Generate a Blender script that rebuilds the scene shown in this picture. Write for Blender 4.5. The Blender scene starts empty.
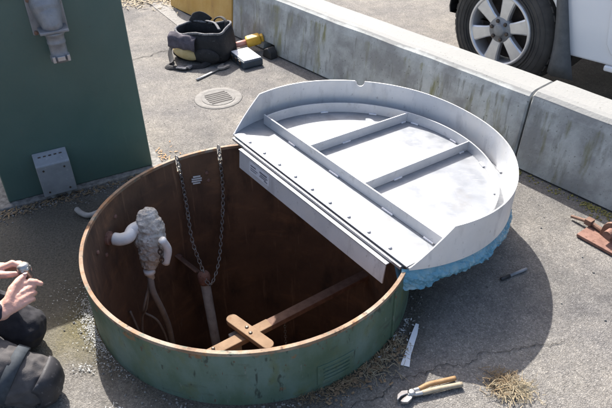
import bpy, bmesh, math, random
from mathutils import Vector, Matrix, noise
random.seed(7)
R_ = math.radians
scene = bpy.context.scene
COL = scene.collection
V = Vector

# ------------------------------------------------------------------ materials
def M(name, c1, c2=None, scale=8.0, rough=0.6, metal=0.0, bump=0.0, bscale=60.0, detail=6.0,
      lo=0.35, hi=0.65, layers=(), stretch=(1, 1, 1), rvar=0.0, spec=0.5, trans=0.0, subsurf=0.0, coat=0.0):
    """layers: (colour, scale, lo, hi, stretch, strength) noise-masked patches of another colour (dirt, rust, algae, greyed sunlit tops)"""
    m = bpy.data.materials.new(name); m.use_nodes = True
    nt = m.node_tree; N = nt.nodes; L = nt.links
    b = N['Principled BSDF']
    b.inputs['Roughness'].default_value = rough
    b.inputs['Metallic'].default_value = metal
    b.inputs['Specular IOR Level'].default_value = spec
    if trans: b.inputs['Transmission Weight'].default_value = trans
    if subsurf:
        b.inputs['Subsurface Weight'].default_value = subsurf
        b.inputs['Subsurface Radius'].default_value = (0.012, 0.005, 0.003)
        b.inputs['Subsurface Scale'].default_value = 0.5
    if coat: b.inputs['Coat Weight'].default_value = coat
    tc = N.new('ShaderNodeTexCoord')
    def mapped(st):
        mp = N.new('ShaderNodeMapping'); mp.inputs['Scale'].default_value = st
        L.new(tc.outputs['Object'], mp.inputs['Vector']); return mp.outputs[0]
    def nz(sc, st=(1, 1, 1), det=detail, r=0.6):
        n = N.new('ShaderNodeTexNoise'); n.inputs['Scale'].default_value = sc
        n.inputs['Detail'].default_value = det; n.inputs['Roughness'].default_value = r
        L.new(mapped(st), n.inputs['Vector']); return n.outputs['Fac']
    def ramp(fac, a, bb, l, h):
        r = N.new('ShaderNodeValToRGB'); e = r.color_ramp.elements
        e[0].position = l; e[1].position = h
        e[0].color = (*a, 1); e[1].color = (*bb, 1)
        L.new(fac, r.inputs[0]); return r.outputs[0]
    c2 = c2 or tuple(x * 0.8 for x in c1)
    col = ramp(nz(scale, stretch), c1, c2, lo, hi)
    for ly in layers:
        lc, ls, ll, lh, lst, lk = ly[:6]; fac = nz(ls, lst)
        if len(ly) > 6:                                  # patches tied to height: rust, algae, and barrier tops greyed against sun
            zl, zh, am = ly[6]; sx = N.new('ShaderNodeSeparateXYZ'); L.new(tc.outputs['Object'], sx.inputs[0])
            zr = N.new('ShaderNodeMapRange'); zr.inputs[1].default_value = zl; zr.inputs[2].default_value = zh
            zr.inputs[3].default_value = 0; zr.inputs[4].default_value = am; L.new(sx.outputs[2], zr.inputs[0])
            ad = N.new('ShaderNodeMath'); ad.operation = 'ADD'; L.new(fac, ad.inputs[0]); L.new(zr.outputs[0], ad.inputs[1]); fac = ad.outputs[0]
        f = ramp(fac, (0, 0, 0), (lk, lk, lk), ll, lh)
        mx = N.new('ShaderNodeMix'); mx.data_type = 'RGBA'
        L.new(f, mx.inputs[0]); L.new(col, mx.inputs[6]); mx.inputs[7].default_value = (*lc, 1)
        col = mx.outputs[2]
    L.new(col, b.inputs['Base Color'])
    if rvar:
        mr = N.new('ShaderNodeMapRange'); mr.inputs[3].default_value = rough - rvar; mr.inputs[4].default_value = rough + rvar
        mr.inputs[1].default_value = 0.3; mr.inputs[2].default_value = 0.7
        L.new(nz(scale * 2.3, stretch), mr.inputs[0]); L.new(mr.outputs[0], b.inputs['Roughness'])
    if bump:
        bp = N.new('ShaderNodeBump'); bp.inputs['Strength'].default_value = 1.0
        bp.inputs['Distance'].default_value = bump
        L.new(nz(bscale, stretch), bp.inputs['Height']); L.new(bp.outputs[0], b.inputs['Normal'])
    m['_col'] = 0
    return m

def S(x): return (x, x, x)

# asphalt: stones of several sizes, dust, and dirt round the tank, with cabinet shade deepened in the colour
def asphalt():
    m = bpy.data.materials.new('asphalt'); m.use_nodes = True
    nt = m.node_tree; N = nt.nodes; L = nt.links; b = N['Principled BSDF']
    b.inputs['Roughness'].default_value = 0.92; b.inputs['Specular IOR Level'].default_value = 0.25
    tc = N.new('ShaderNodeTexCoord')
    def vor(sc):
        v = N.new('ShaderNodeTexVoronoi'); v.inputs['Scale'].default_value = sc
        L.new(tc.outputs['Object'], v.inputs['Vector']); return v
    def nz(sc, d=6, r=0.6):
        n = N.new('ShaderNodeTexNoise'); n.inputs['Scale'].default_value = sc; n.inputs['Detail'].default_value = d
        n.inputs['Roughness'].default_value = r
        L.new(tc.outputs['Object'], n.inputs['Vector']); return n.outputs['Fac']
    def ramp(f, pts):
        r = N.new('ShaderNodeValToRGB'); e = r.color_ramp.elements
        while len(e) < len(pts): e.new(0.5)
        for k, (p, c) in enumerate(pts): e[k].position = p; e[k].color = (*c, 1)
        L.new(f, r.inputs[0]); return r.outputs[0]
    def mix(f, a, bb, mode='MIX'):
        x = N.new('ShaderNodeMix'); x.data_type = 'RGBA'; x.blend_type = mode
        if hasattr(f, 'links'): L.new(f, x.inputs[0])
        else: x.inputs[0].default_value = f
        for s, i in ((a, 6), (bb, 7)):
            if hasattr(s, 'links'): L.new(s, x.inputs[i])
            else: x.inputs[i].default_value = (*s, 1)
        return x.outputs[2]
    v1 = vor(260); v2 = vor(130)
    sep = N.new('ShaderNodeSeparateColor'); L.new(v1.outputs['Color'], sep.inputs[0])
    sep2 = N.new('ShaderNodeSeparateColor'); L.new(v2.outputs['Color'], sep2.inputs[0])
    stone = ramp(sep.outputs[0], [(0.0, (0.13, 0.123, 0.112)), (0.45, (0.178, 0.171, 0.160)), (0.85, (0.222, 0.213, 0.199)), (1.0, (0.40, 0.38, 0.345))])
    big = ramp(sep2.outputs[1], [(0.0, (0.12, 0.114, 0.105)), (0.5, (0.178, 0.171, 0.160)), (1.0, (0.266, 0.256, 0.238))])
    col = mix(0.42, stone, big)
    pit = ramp(nz(300, 3), [(0.34, (0.4, 0.4, 0.4)), (0.46, (1, 1, 1))])
    col = mix(0.45, col, pit, 'MULTIPLY')
    mot = ramp(nz(2.1, 7), [(0.3, (0.8, 0.8, 0.83)), (0.7, (1.16, 1.13, 1.08))])
    col = mix(1.0, col, mot, 'MULTIPLY')
    mot2 = ramp(nz(14, 5), [(0.32, (0.84, 0.84, 0.85)), (0.68, (1.12, 1.11, 1.09))])
    col = mix(1.0, col, mot2, 'MULTIPLY')
    stain = ramp(nz(1.3, 4), [(0.50, (1, 1, 1)), (0.62, (0.72, 0.73, 0.75))])
    col = mix(0.8, col, stain, 'MULTIPLY')
    stain2 = ramp(nz(5.5, 6), [(0.60, (1, 1, 1)), (0.70, (0.74, 0.74, 0.75))])
    col = mix(0.7, col, stain2, 'MULTIPLY')
    spk = ramp(nz(55, 2), [(0.66, (0, 0, 0)), (0.72, (1, 1, 1))])
    col = mix(spk, col, (0.10, 0.095, 0.088))
    # dirt round the tank wall; left of it the colour also holds cabinet shade
    def dist_mask(centre, r0, r1, wob):
        vm = N.new('ShaderNodeVectorMath'); vm.operation = 'DISTANCE'; vm.inputs[1].default_value = centre
        L.new(tc.outputs['Object'], vm.inputs[0])
        ad = N.new('ShaderNodeMath'); ad.operation = 'MULTIPLY_ADD'; L.new(nz(9, 6), ad.inputs[0]); ad.inputs[1].default_value = wob
        L.new(vm.outputs['Value'], ad.inputs[2])
        mr = N.new('ShaderNodeMapRange'); mr.inputs[1].default_value = r0 + wob * 0.5; mr.inputs[2].default_value = r1 + wob * 0.5
        mr.inputs[3].default_value = 1; mr.inputs[4].default_value = 0
        L.new(ad.outputs[0], mr.inputs[0]); return mr.outputs[0]
    soil_shade = ramp(nz(120, 4), [(0.35, (0.028, 0.025, 0.018)), (0.65, (0.105, 0.094, 0.068))])
    f = dist_mask((-0.2251, 1.9314, 0), 0.66, 0.80, 0.22)
    fm = N.new('ShaderNodeMath'); fm.operation = 'MULTIPLY'; fm.inputs[1].default_value = 0.75; L.new(f, fm.inputs[0])
    col = mix(fm.outputs[0], col, soil_shade)
    moss = ramp(nz(90, 4), [(0.35, (0.10, 0.09, 0.035)), (0.65, (0.26, 0.22, 0.09))])
    f2 = dist_mask((-0.86, 1.66, 0), 0.02, 0.2, 0.16)
    f2m = N.new('ShaderNodeMath'); f2m.operation = 'MULTIPLY'; f2m.inputs[1].default_value = 0.7; L.new(f2, f2m.inputs[0])
    col = mix(f2m.outputs[0], col, moss)
    f3 = dist_mask((-1.15, 2.12, 0), 0.38, 0.68, 0.25)  # mossy dirt patch darkened further to add to the cabinet's shadow
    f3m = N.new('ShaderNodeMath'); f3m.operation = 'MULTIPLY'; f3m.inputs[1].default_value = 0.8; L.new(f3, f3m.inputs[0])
    col = mix(f3m.outputs[0], col, soil_shade)
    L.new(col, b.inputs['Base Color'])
    hgt = N.new('ShaderNodeMath'); hgt.operation = 'ADD'
    L.new(v1.outputs['Distance'], hgt.inputs[0]); L.new(nz(90, 5), hgt.inputs[1])
    bp = N.new('ShaderNodeBump'); bp.inputs['Strength'].default_value = 0.9; bp.inputs['Distance'].default_value = 0.0028
    L.new(hgt.outputs[0], bp.inputs['Height']); L.new(bp.outputs[0], b.inputs['Normal'])
    return m
MAT = {}
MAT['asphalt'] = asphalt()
MAT['crack'] = M('crack_dirt', (0.02, 0.019, 0.017), (0.05, 0.045, 0.04), 60, 1.0)
MAT['pale_strip'] = M('worn_pale_asphalt', (0.22, 0.21, 0.195), (0.28, 0.27, 0.25), 40, 0.95, bump=0.003, bscale=150,
                      layers=[((0.12, 0.115, 0.11), 180, 0.5, 0.62, (1, 1, 1), 0.8)])
MAT['green_paint'] = M('dark_green_paint', (0.057, 0.106, 0.092), (0.068, 0.118, 0.102), 5, 0.42, bump=0.0006, bscale=30, rvar=0.08,
                       layers=[((0.085, 0.13, 0.115), 11, 0.62, 0.70, (3.5, 3.5, 0.16), 0.35), ((0.09, 0.10, 0.08), 40, 0.62, 0.70, (1, 1, 0.3), 0.25), ((0.13, 0.15, 0.13), 120, 0.70, 0.74, (1, 1, 1), 0.6), ((0.06, 0.055, 0.04), 30, 0.66, 0.8, (1, 1, 1), 0.5)])
MAT['cast_grey'] = M('cast_aluminium_grey', (0.19, 0.195, 0.205), (0.27, 0.275, 0.285), 20, 0.5, 0.35, bump=0.001, bscale=120,
                     layers=[((0.16, 0.13, 0.11), 40, 0.6, 0.75, (1, 1, 1), 0.6)])
MAT['box_grey'] = M('galvanised_box_grey', (0.25, 0.27, 0.285), (0.31, 0.33, 0.35), 14, 0.48, 0.35, rvar=0.08,
                    layers=[((0.42, 0.43, 0.43), 60, 0.6, 0.7, (1, 1, 1), 0.6)])
MAT['bolt_dark'] = M('dark_bolt', (0.06, 0.05, 0.045), (0.12, 0.09, 0.07), 60, 0.5, 0.6)
MAT['tank_green'] = M('weathered_green_tank_paint', (0.060, 0.102, 0.062), (0.082, 0.128, 0.084), 6, 0.62, bump=0.0018, bscale=35, rvar=0.1,
                       layers=[((0.13, 0.19, 0.165), 5, 0.46, 0.66, (1, 1, 0.5), 0.8), ((0.10, 0.12, 0.045), 12, 0.56, 0.70, (1, 1, 0.6), 0.6),
                               ((0.045, 0.05, 0.04), 9, 0.60, 0.68, (0.5, 0.5, 1.6), 0.7), ((0.17, 0.19, 0.16), 70, 0.655, 0.70, (1, 1, 0.25), 0.7),
                               ((0.025, 0.035, 0.028), 38, 0.62, 0.67, (1, 1, 0.3), 0.8), ((0.21, 0.105, 0.045), 16, 0.69, 0.74, (1, 1, 1.4), 0.85, (0.19, 0.25, 0.18)),
                               ((0.10, 0.05, 0.03), 50, 0.66, 0.70, (1, 1, 0.6), 0.9, (0.16, 0.25, 0.06))])
MAT['rust_in'] = M('rusted_tank_inside', (0.092, 0.053, 0.032), (0.150, 0.084, 0.047), 5, 0.9, bump=0.002, bscale=50,
                   layers=[((0.30, 0.15, 0.07), 4, 0.55, 0.72, (1, 1, 3), 0.4), ((0.045, 0.027, 0.018), 7, 0.5, 0.66, (1, 1, 0.4), 0.8), ((0.27, 0.16, 0.09), 16, 0.60, 0.68, (2, 2, 0.15), 0.5),
                           ((0.19, 0.16, 0.12), 40, 0.68, 0.75, (1, 1, 0.2), 0.4)])
MAT['rim'] = M('worn_rim_steel', (0.17, 0.105, 0.065), (0.28, 0.19, 0.12), 14, 0.8, 0.0, bump=0.0018, bscale=70,
               layers=[((0.34, 0.31, 0.25), 6, 0.48, 0.62, (1, 1, 1), 0.7), ((0.30, 0.15, 0.065), 11, 0.52, 0.62, (1, 1, 1), 0.85), ((0.07, 0.045, 0.03), 34, 0.58, 0.66, (1, 1, 1), 0.8), ((0.10, 0.15, 0.12), 25, 0.60, 0.68, (1, 1, 1), 0.7)])
MAT['rust'] = M('brown_rust', (0.17, 0.088, 0.066), (0.26, 0.145, 0.110), 25, 0.85, 0.1, bump=0.002, bscale=90,
                layers=[((0.10, 0.045, 0.028), 60, 0.55, 0.68, (1, 1, 1), 0.8)])
MAT['rust_and_shade'] = M('dark_scaly_rust_and_shade', (0.15, 0.085, 0.06), (0.23, 0.14, 0.10), 30, 0.85, 0.1, bump=0.002, bscale=80)  # real rust on small parts; also the beam's painted shade
MAT['timber'] = M('weathered_tan_timber', (0.225, 0.145, 0.088), (0.30, 0.20, 0.125), 14, 0.9, bump=0.0012, bscale=60, stretch=(1, 1, 1),
                  layers=[((0.22, 0.12, 0.06), 35, 0.58, 0.7, (1, 1, 1), 0.7)])
MAT['alu'] = M('bare_aluminium', (0.235, 0.25, 0.27), (0.31, 0.32, 0.335), 5, 0.5, 0.5, bump=0.0007, bscale=12, rvar=0.10,
               layers=[((0.185, 0.20, 0.22), 9, 0.50, 0.64, (1, 1, 1), 0.6), ((0.38, 0.38, 0.38), 60, 0.60, 0.68, (0.25, 1.2, 1), 0.5), ((0.26, 0.26, 0.25), 38, 0.63, 0.69, (1, 1, 1), 0.6), ((0.20, 0.20, 0.20), 55, 0.66, 0.69, (1.6, 0.06, 1), 0.55), ((0.52, 0.52, 0.53), 70, 0.66, 0.70, (0.05, 1.5, 1), 0.5), ((0.24, 0.23, 0.21), 4.5, 0.57, 0.66, (1, 1, 1), 0.35), ((0.22, 0.28, 0.25), 130, 0.70, 0.74, (1, 1, 1), 0.7)])
MAT['alu_skirt'] = M('rolled_aluminium', (0.64, 0.645, 0.65), (0.74, 0.74, 0.74), 5, 0.46, 0.35, bump=0.0016, bscale=5, rvar=0.10,
               layers=[((0.46, 0.46, 0.47), 22, 0.54, 0.68, (1, 1, 0.3), 0.6), ((0.74, 0.72, 0.68), 8, 0.52, 0.68, (1, 1, 0.6), 0.6), ((0.36, 0.35, 0.34), 70, 0.64, 0.70, (1, 1, 0.6), 0.6), ((0.30, 0.28, 0.25), 140, 0.70, 0.74, (1, 1, 1), 0.7)])
MAT['alu_rib'] = M('aluminium_rib', (0.54, 0.55, 0.56), (0.64, 0.64, 0.65), 9, 0.46, 0.45, bump=0.0006, bscale=25,  # lighter copy of the plate metal, its colour making up for shade
                   layers=[((0.42, 0.42, 0.42), 30, 0.58, 0.68, (1, 1, 1), 0.6), ((0.30, 0.28, 0.25), 110, 0.68, 0.73, (1, 1, 1), 0.7)])
MAT['alu_dull'] = M('dull_aluminium', (0.40, 0.40, 0.41), (0.52, 0.52, 0.53), 8, 0.44, 0.75, bump=0.0006, bscale=20,
                    layers=[((0.40, 0.40, 0.41), 26, 0.55, 0.7, (1, 1, 1), 0.6)])
MAT['weld'] = M('weld_bead', (0.6, 0.6, 0.62), (0.72, 0.72, 0.73), 60, 0.45, 0.7, bump=0.001, bscale=200)
MAT['sticker'] = M('silver_label', (0.62, 0.63, 0.65), (0.70, 0.70, 0.72), 40, 0.4)
MAT['ink'] = M('grey_print', (0.16, 0.16, 0.18), None, 40, 0.6)
MAT['blue_film'] = M('blue_plastic_film', (0.16, 0.46, 0.62), (0.28, 0.58, 0.72), 18, 0.13, trans=0.4, bump=0.0015, bscale=70,
                     layers=[((0.42, 0.70, 0.80), 22, 0.54, 0.66, (1, 1, 1), 0.7), ((0.55, 0.74, 0.80), 9, 0.54, 0.66, (1, 1, 1), 0.6)])
MAT['blue_film'].node_tree.nodes['Principled BSDF'].inputs['Alpha'].default_value = 0.68
MAT['chain'] = M('tarnished_chain_steel', (0.20, 0.19, 0.18), (0.34, 0.33, 0.31), 60, 0.45, 0.8)
MAT['pipe_grey'] = M('pale_grey_pipe', (0.26, 0.245, 0.22), (0.36, 0.34, 0.31), 20, 0.7, bump=0.001, bscale=80,
                     layers=[((0.15, 0.11, 0.08), 20, 0.55, 0.7, (1, 1, 0.4), 0.6)])
MAT['pvc'] = M('white_pipe', (0.72, 0.72, 0.70), (0.62, 0.62, 0.60), 25, 0.45, bump=0.0008, bscale=60)
MAT['plaster'] = M('crumbling_white_insulation', (0.58, 0.55, 0.50), (0.36, 0.33, 0.28), 34, 0.95, bump=0.008, bscale=90,
                   layers=[((0.26, 0.21, 0.16), 30, 0.54, 0.66, (1, 1, 0.6), 0.8), ((0.13, 0.09, 0.06), 60, 0.62, 0.69, (1, 1, 1), 0.8)])
MAT['hose'] = M('dirty_grey_hose', (0.16, 0.145, 0.13), (0.22, 0.20, 0.18), 30, 0.8)
MAT['concrete'] = M('painted_worn_concrete', (0.41, 0.425, 0.405), (0.50, 0.515, 0.49), 9, 0.88, bump=0.002, bscale=60,
                    layers=[((0.21, 0.20, 0.075), 13, 0.52, 0.63, (1.0, 1.0, 0.16), 0.85, (0.34, 0.395, -0.3)), ((0.15, 0.15, 0.12), 30, 0.56, 0.64, (1, 1, 0.10), 0.7, (0.34, 0.395, -0.3)), ((0.235, 0.235, 0.225), 5, 0.42, 0.62, (1, 1, 1), 0.9, (0.385, 0.40, 0.26)), ((0.12, 0.12, 0.10), 75, 0.635, 0.68, (1, 1, 0.7), 0.85),  # top greyed in the colour to tame sunlight against the shaded face
                            ((0.27, 0.27, 0.25), 5, 0.54, 0.75, (1.5, 1.5, 0.35), 0.6)])
MAT['concrete_b'] = M('grey_worn_concrete', (0.37, 0.38, 0.36), (0.46, 0.47, 0.445), 9, 0.9, bump=0.0025, bscale=60,
                      layers=[((0.13, 0.13, 0.10), 13, 0.52, 0.64, (1, 1, 0.2), 0.75, (0.34, 0.395, -0.3)), ((0.13, 0.13, 0.11), 55, 0.62, 0.68, (1, 1, 1), 0.7), ((0.235, 0.235, 0.225), 5, 0.42, 0.62, (1, 1, 1), 0.9, (0.385, 0.40, 0.26)), ((0.18, 0.175, 0.09), 17, 0.56, 0.66, (1, 1, 0.14), 0.7, (0.34, 0.395, -0.3)), ((0.14, 0.14, 0.12), 70, 0.63, 0.70, (1, 1, 0.8), 0.8)])  # same greyed top, holding back the sunlight in the colour
MAT['concrete_y'] = M('yellow_painted_concrete', (0.50, 0.29, 0.07), (0.56, 0.35, 0.11), 7, 0.8, bump=0.002, bscale=60,
                      layers=[((0.36, 0.19, 0.06), 8, 0.54, 0.72, (1.5, 1.5, 0.3), 0.6), ((0.2, 0.16, 0.09), 60, 0.66, 0.72, (1, 1, 1), 0.7)])
MAT['white_car'] = M('white_car_paint', (0.72, 0.73, 0.75), (0.70, 0.71, 0.73), 3, 0.3, coat=0.6)
MAT['black_plastic'] = M('black_plastic', (0.018, 0.019, 0.02), (0.03, 0.03, 0.032), 30, 0.55)
MAT['flap'] = M('grey_black_rubber_flap', (0.07, 0.075, 0.078), (0.10, 0.105, 0.11), 20, 0.7, bump=0.001)
MAT['tyre'] = M('dusty_tyre', (0.030, 0.029, 0.028), (0.062, 0.058, 0.054), 9, 0.88, bump=0.001, bscale=90)
MAT['alloy'] = M('silver_alloy', (0.66, 0.66, 0.67), (0.58, 0.58, 0.60), 20, 0.34, 0.6)
MAT['alloy_dark'] = M('brake_dark', (0.03, 0.025, 0.022), (0.07, 0.05, 0.04), 20, 0.7)
MAT['glass'] = M('dark_car_glass', (0.01, 0.012, 0.014), (0.012, 0.014, 0.016), 4, 0.05)
MAT['lamp'] = M('clear_lamp_lens', (0.6, 0.6, 0.6), (0.7, 0.7, 0.7), 9, 0.1)
MAT['bag'] = M('black_bag_cloth', (0.009, 0.009, 0.010), (0.018, 0.017, 0.019), 40, 0.8, bump=0.004, bscale=120,
               layers=[((0.10, 0.10, 0.11), 50, 0.64, 0.70, (1, 1, 1), 0.6)])
MAT['bag_edge'] = M('grey_webbing', (0.05, 0.05, 0.055), (0.18, 0.18, 0.19), 70, 0.8)
MAT['bag_purple'] = M('washed_out_pocket_cloth', (0.055, 0.048, 0.062), (0.095, 0.082, 0.10), 40, 0.85, bump=0.002, bscale=200)
MAT['bag_tan'] = M('tan_pocket_cloth', (0.46, 0.34, 0.15), (0.54, 0.42, 0.22), 30, 0.85)
MAT['yellow'] = M('yellow_tool_plastic', (0.62, 0.34, 0.03), (0.68, 0.40, 0.05), 30, 0.5)
MAT['red'] = M('faded_red_handle', (0.55, 0.20, 0.15), (0.60, 0.30, 0.24), 40, 0.5)
MAT['steel'] = M('tool_steel', (0.36, 0.35, 0.335), (0.48, 0.47, 0.45), 60, 0.4, 0.85)
MAT['pliers_grip'] = M('worn_orange_brown_grip', (0.27, 0.15, 0.06), (0.34, 0.21, 0.10), 60, 0.6)
MAT['pliers_pale'] = M('worn_pale_grip', (0.27, 0.22, 0.15), (0.36, 0.30, 0.21), 60, 0.6)
MAT['navy_plastic'] = M('dark_blue_grey_case', (0.03, 0.045, 0.06), (0.04, 0.06, 0.08), 30, 0.45)
MAT['paper'] = M('white_paper', (0.78, 0.79, 0.80), (0.72, 0.73, 0.75), 20, 0.7)
MAT['straw'] = M('dry_straw', (0.22, 0.175, 0.105), (0.34, 0.285, 0.19), 40, 0.85)
MAT['straw_dark'] = M('old_brown_straw', (0.13, 0.09, 0.05), (0.25, 0.18, 0.10), 40, 0.95)
MAT['moss'] = M('yellow_green_moss', (0.13, 0.12, 0.03), (0.24, 0.21, 0.07), 90, 0.95)
MAT['chips'] = M('white_paint_chips', (0.40, 0.40, 0.38), (0.66, 0.66, 0.64), 150, 0.9)
MAT['stones'] = M('grey_gravel', (0.10, 0.095, 0.088), (0.26, 0.25, 0.23), 40, 0.9)
MAT['skin'] = M('skin', (0.62, 0.34, 0.26), (0.70, 0.41, 0.32), 30, 0.5, subsurf=0.25, bump=0.0008, bscale=140,
                layers=[((0.62, 0.27, 0.22), 28, 0.52, 0.7, (1, 1, 1), 0.6)])
MAT['nail'] = M('fingernail', (0.72, 0.47, 0.40), (0.76, 0.52, 0.46), 30, 0.3)
MAT['hair'] = M('brown_hair', (0.03, 0.02, 0.012), (0.06, 0.04, 0.025), 80, 0.5, bump=0.003, bscale=200)
MAT['trousers_grey'] = M('charcoal_work_trousers', (0.050, 0.046, 0.046), (0.085, 0.078, 0.077), 18, 0.85, bump=0.0012, bscale=300)
MAT['trousers_black'] = M('black_work_cloth', (0.012, 0.012, 0.016), (0.025, 0.024, 0.03), 25, 0.85, bump=0.0012, bscale=300)
MAT['kneepad'] = M('grey_black_knee_pad', (0.016, 0.016, 0.019), (0.032, 0.031, 0.035), 25, 0.65, bump=0.001,
                   layers=[((0.24, 0.23, 0.24), 40, 0.6, 0.72, (1, 1, 1), 0.7)])
MAT['strap'] = M('blue_black_elastic_strap', (0.025, 0.032, 0.04), (0.04, 0.05, 0.06), 60, 0.8)
MAT['jacket'] = M('navy_jacket', (0.012, 0.014, 0.03), (0.02, 0.023, 0.042), 20, 0.85, bump=0.001, bscale=250)
MAT['boot'] = M('black_boot_leather', (0.015, 0.014, 0.013), (0.03, 0.028, 0.025), 20, 0.5)
MAT['iron'] = M('drain_iron', (0.14, 0.134, 0.124), (0.185, 0.177, 0.165), 30, 0.85, 0.0, bump=0.002, bscale=90)
MAT['ring'] = M('drain_concrete_ring', (0.165, 0.157, 0.145), (0.215, 0.205, 0.19), 30, 0.9, bump=0.002, bscale=120)
MAT['dark'] = M('dark_slot', (0.06, 0.055, 0.05), None, 20, 0.9)
MAT['white_paint'] = M('pale_reflective_patch', (0.5, 0.5, 0.5), (0.6, 0.6, 0.6), 30, 0.5)
MAT['water'] = M('black_sump_water', (0.008, 0.007, 0.006), None, 4, 0.12)

# ------------------------------------------------------------------ mesh helpers
def obj(name, bm, mat, parent=None, smooth=False, bevel=0.0):
    me = bpy.data.meshes.new(name)
    bmesh.ops.recalc_face_normals(bm, faces=bm.faces)
    bm.to_mesh(me); bm.free()
    if smooth:
        for p in me.polygons: p.use_smooth = True
    for mm in (mat if isinstance(mat, (list, tuple)) else [mat]): me.materials.append(mm)
    o = bpy.data.objects.new(name, me); COL.objects.link(o)
    if parent: attach(o, parent)
    if bevel:
        b = o.modifiers.new('bevel', 'BEVEL'); b.width = bevel; b.segments = 2; b.limit_method = 'ANGLE'
        b.angle_limit = R_(35)
    return o
def root_loc(p):
    l = V((0, 0, 0))
    while p: l = l + p.location; p = p.parent if False else None
    return l
WORLD_OFF = {}
def attach(o, parent):
    o.parent = parent
    off = WORLD_OFF.get(parent.name, V((0, 0, 0)))
    o.matrix_parent_inverse = Matrix.Translation(-off)
    WORLD_OFF[o.name] = V((0, 0, 0))
def tag(o, label=None, cat=None, group=None, kind=None):
    if label: o['label'] = label
    if cat: o['category'] = cat
    if group: o['group'] = group
    if kind: o['kind'] = kind
    return o
def thing(name, label, cat, loc=(0, 0, 0), group=None):
    o = bpy.data.objects.new(name, None); COL.objects.link(o)
    o.location = loc; o.empty_display_size = 0.1
    WORLD_OFF[o.name] = V(loc)
    return tag(o, label, cat, group)
def BM(): return bmesh.new()
def frame(origin, x, y, z):
    return Matrix(((x[0], y[0], z[0], origin[0]), (x[1], y[1], z[1], origin[1]), (x[2], y[2], z[2], origin[2]), (0, 0, 0, 1)))
ID = Matrix.Identity(4)
def box(bm, lo, hi, mx=ID):
    vs = [bm.verts.new(mx @ V((x, y, z))) for x in (lo[0], hi[0]) for y in (lo[1], hi[1]) for z in (lo[2], hi[2])]
    for f in ((0, 1, 3, 2), (4, 6, 7, 5), (0, 4, 5, 1), (2, 3, 7, 6), (0, 2, 6, 4), (1, 5, 7, 3)):
        bm.faces.new([vs[i] for i in f])
def prism(bm, poly, d0, d1, mx=ID):
    """poly in (x, z), extruded along y from d0 to d1"""
    a = [bm.verts.new(mx @ V((x, d0, z))) for x, z in poly]
    b = [bm.verts.new(mx @ V((x, d1, z))) for x, z in poly]
    n = len(poly)
    for i in range(n): bm.faces.new((a[i], a[(i + 1) % n], b[(i + 1) % n], b[i]))
    bm.faces.new(a); bm.faces.new(b[::-1])
def perp(d):
    d = d.normalized(); a = V((0, 0, 1)) if abs(d.z) < 0.9 else V((1, 0, 0))
    x = d.cross(a).normalized(); return x, d.cross(x).normalized()
def tube(bm, pts, rad, seg=10, cap=True, closed=False, flat=1.0):
    pts = [V(p) for p in pts]; n = len(pts)
    if not hasattr(rad, '__len__'): rad = [rad] * n
    rings = []; x = None
    for i, p in enumerate(pts):
        if closed: d = pts[(i + 1) % n] - pts[i - 1]
        else: d = pts[min(i + 1, n - 1)] - pts[max(i - 1, 0)]
        d.normalize()
        if x is None: x, y = perp(d)
        else:
            x = (x - d * x.dot(d)).normalized(); y = d.cross(x).normalized()
        rings.append([bm.verts.new(p + (x * math.cos(2 * math.pi * k / seg) + y * flat * math.sin(2 * math.pi * k / seg)) * rad[i]) for k in range(seg)])
    m = n if closed else n - 1
    for i in range(m):
        a, b = rings[i], rings[(i + 1) % n]
        for k in range(seg): bm.faces.new((a[k], a[(k + 1) % seg], b[(k + 1) % seg], b[k]))
    if cap and not closed: bm.faces.new(rings[0][::-1]); bm.faces.new(rings[-1])
def curve(pts, n=8):
    """Catmull-Rom through pts"""
    P = [V(p) for p in pts]; P = [2 * P[0] - P[1]] + P + [2 * P[-1] - P[-2]]; out = []
    for i in range(1, len(P) - 2):
        for k in range(n):
            t = k / n; a, b, c, d = P[i - 1:i + 3]
            out.append(0.5 * ((2 * b) + (c - a) * t + (2 * a - 5 * b + 4 * c - d) * t * t + (3 * b - a - 3 * c + d) * t ** 3))
    out.append(P[-2]); return out
def lathe(bm, prof, centre, axis, seg=32, closed=False):
    """prof: (radius, along axis)"""
    c = V(centre); d = V(axis).normalized(); x, y = perp(d); rings = []
    for r, h in prof:
        rings.append([bm.verts.new(c + d * h + (x * math.cos(2 * math.pi * k / seg) + y * math.sin(2 * math.pi * k / seg)) * max(r, 1e-4)) for k in range(seg)])
    m = len(prof) if closed else len(prof) - 1
    for i in range(m):
        a, b = rings[i], rings[(i + 1) % len(prof)]
        for k in range(seg): bm.faces.new((a[k], a[(k + 1) % seg], b[(k + 1) % seg], b[k]))
    if not closed: bm.faces.new(rings[0][::-1]); bm.faces.new(rings[-1])
def ball(bm, c, r, seg=8, mx=None):
    s = r if hasattr(r, '__len__') else (r, r, r)
    m = Matrix.Translation(V(c)) @ (mx or ID) @ Matrix.Diagonal((*s, 1))
    bmesh.ops.create_uvsphere(bm, u_segments=seg, v_segments=max(4, seg * 2 // 3), radius=1, matrix=m)
def capsule(bm, p0, r0, p1, r1, seg=14):
    p0, p1 = V(p0), V(p1); d = (p1 - p0)
    if d.length < 1e-5: d = V((0, 0, 1e-4))
    dn = d.normalized(); pts = []; rr = []
    for k in range(6):
        a = math.pi / 2 * (1 - k / 5); pts.append(p0 - dn * r0 * math.sin(a)); rr.append(max(r0 * math.cos(a), 1e-4))
    for k in range(6):
        a = math.pi / 2 * k / 5; pts.append(p1 + dn * r1 * math.sin(a)); rr.append(max(r1 * math.cos(a), 1e-4))
    tube(bm, pts, rr, seg)
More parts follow.
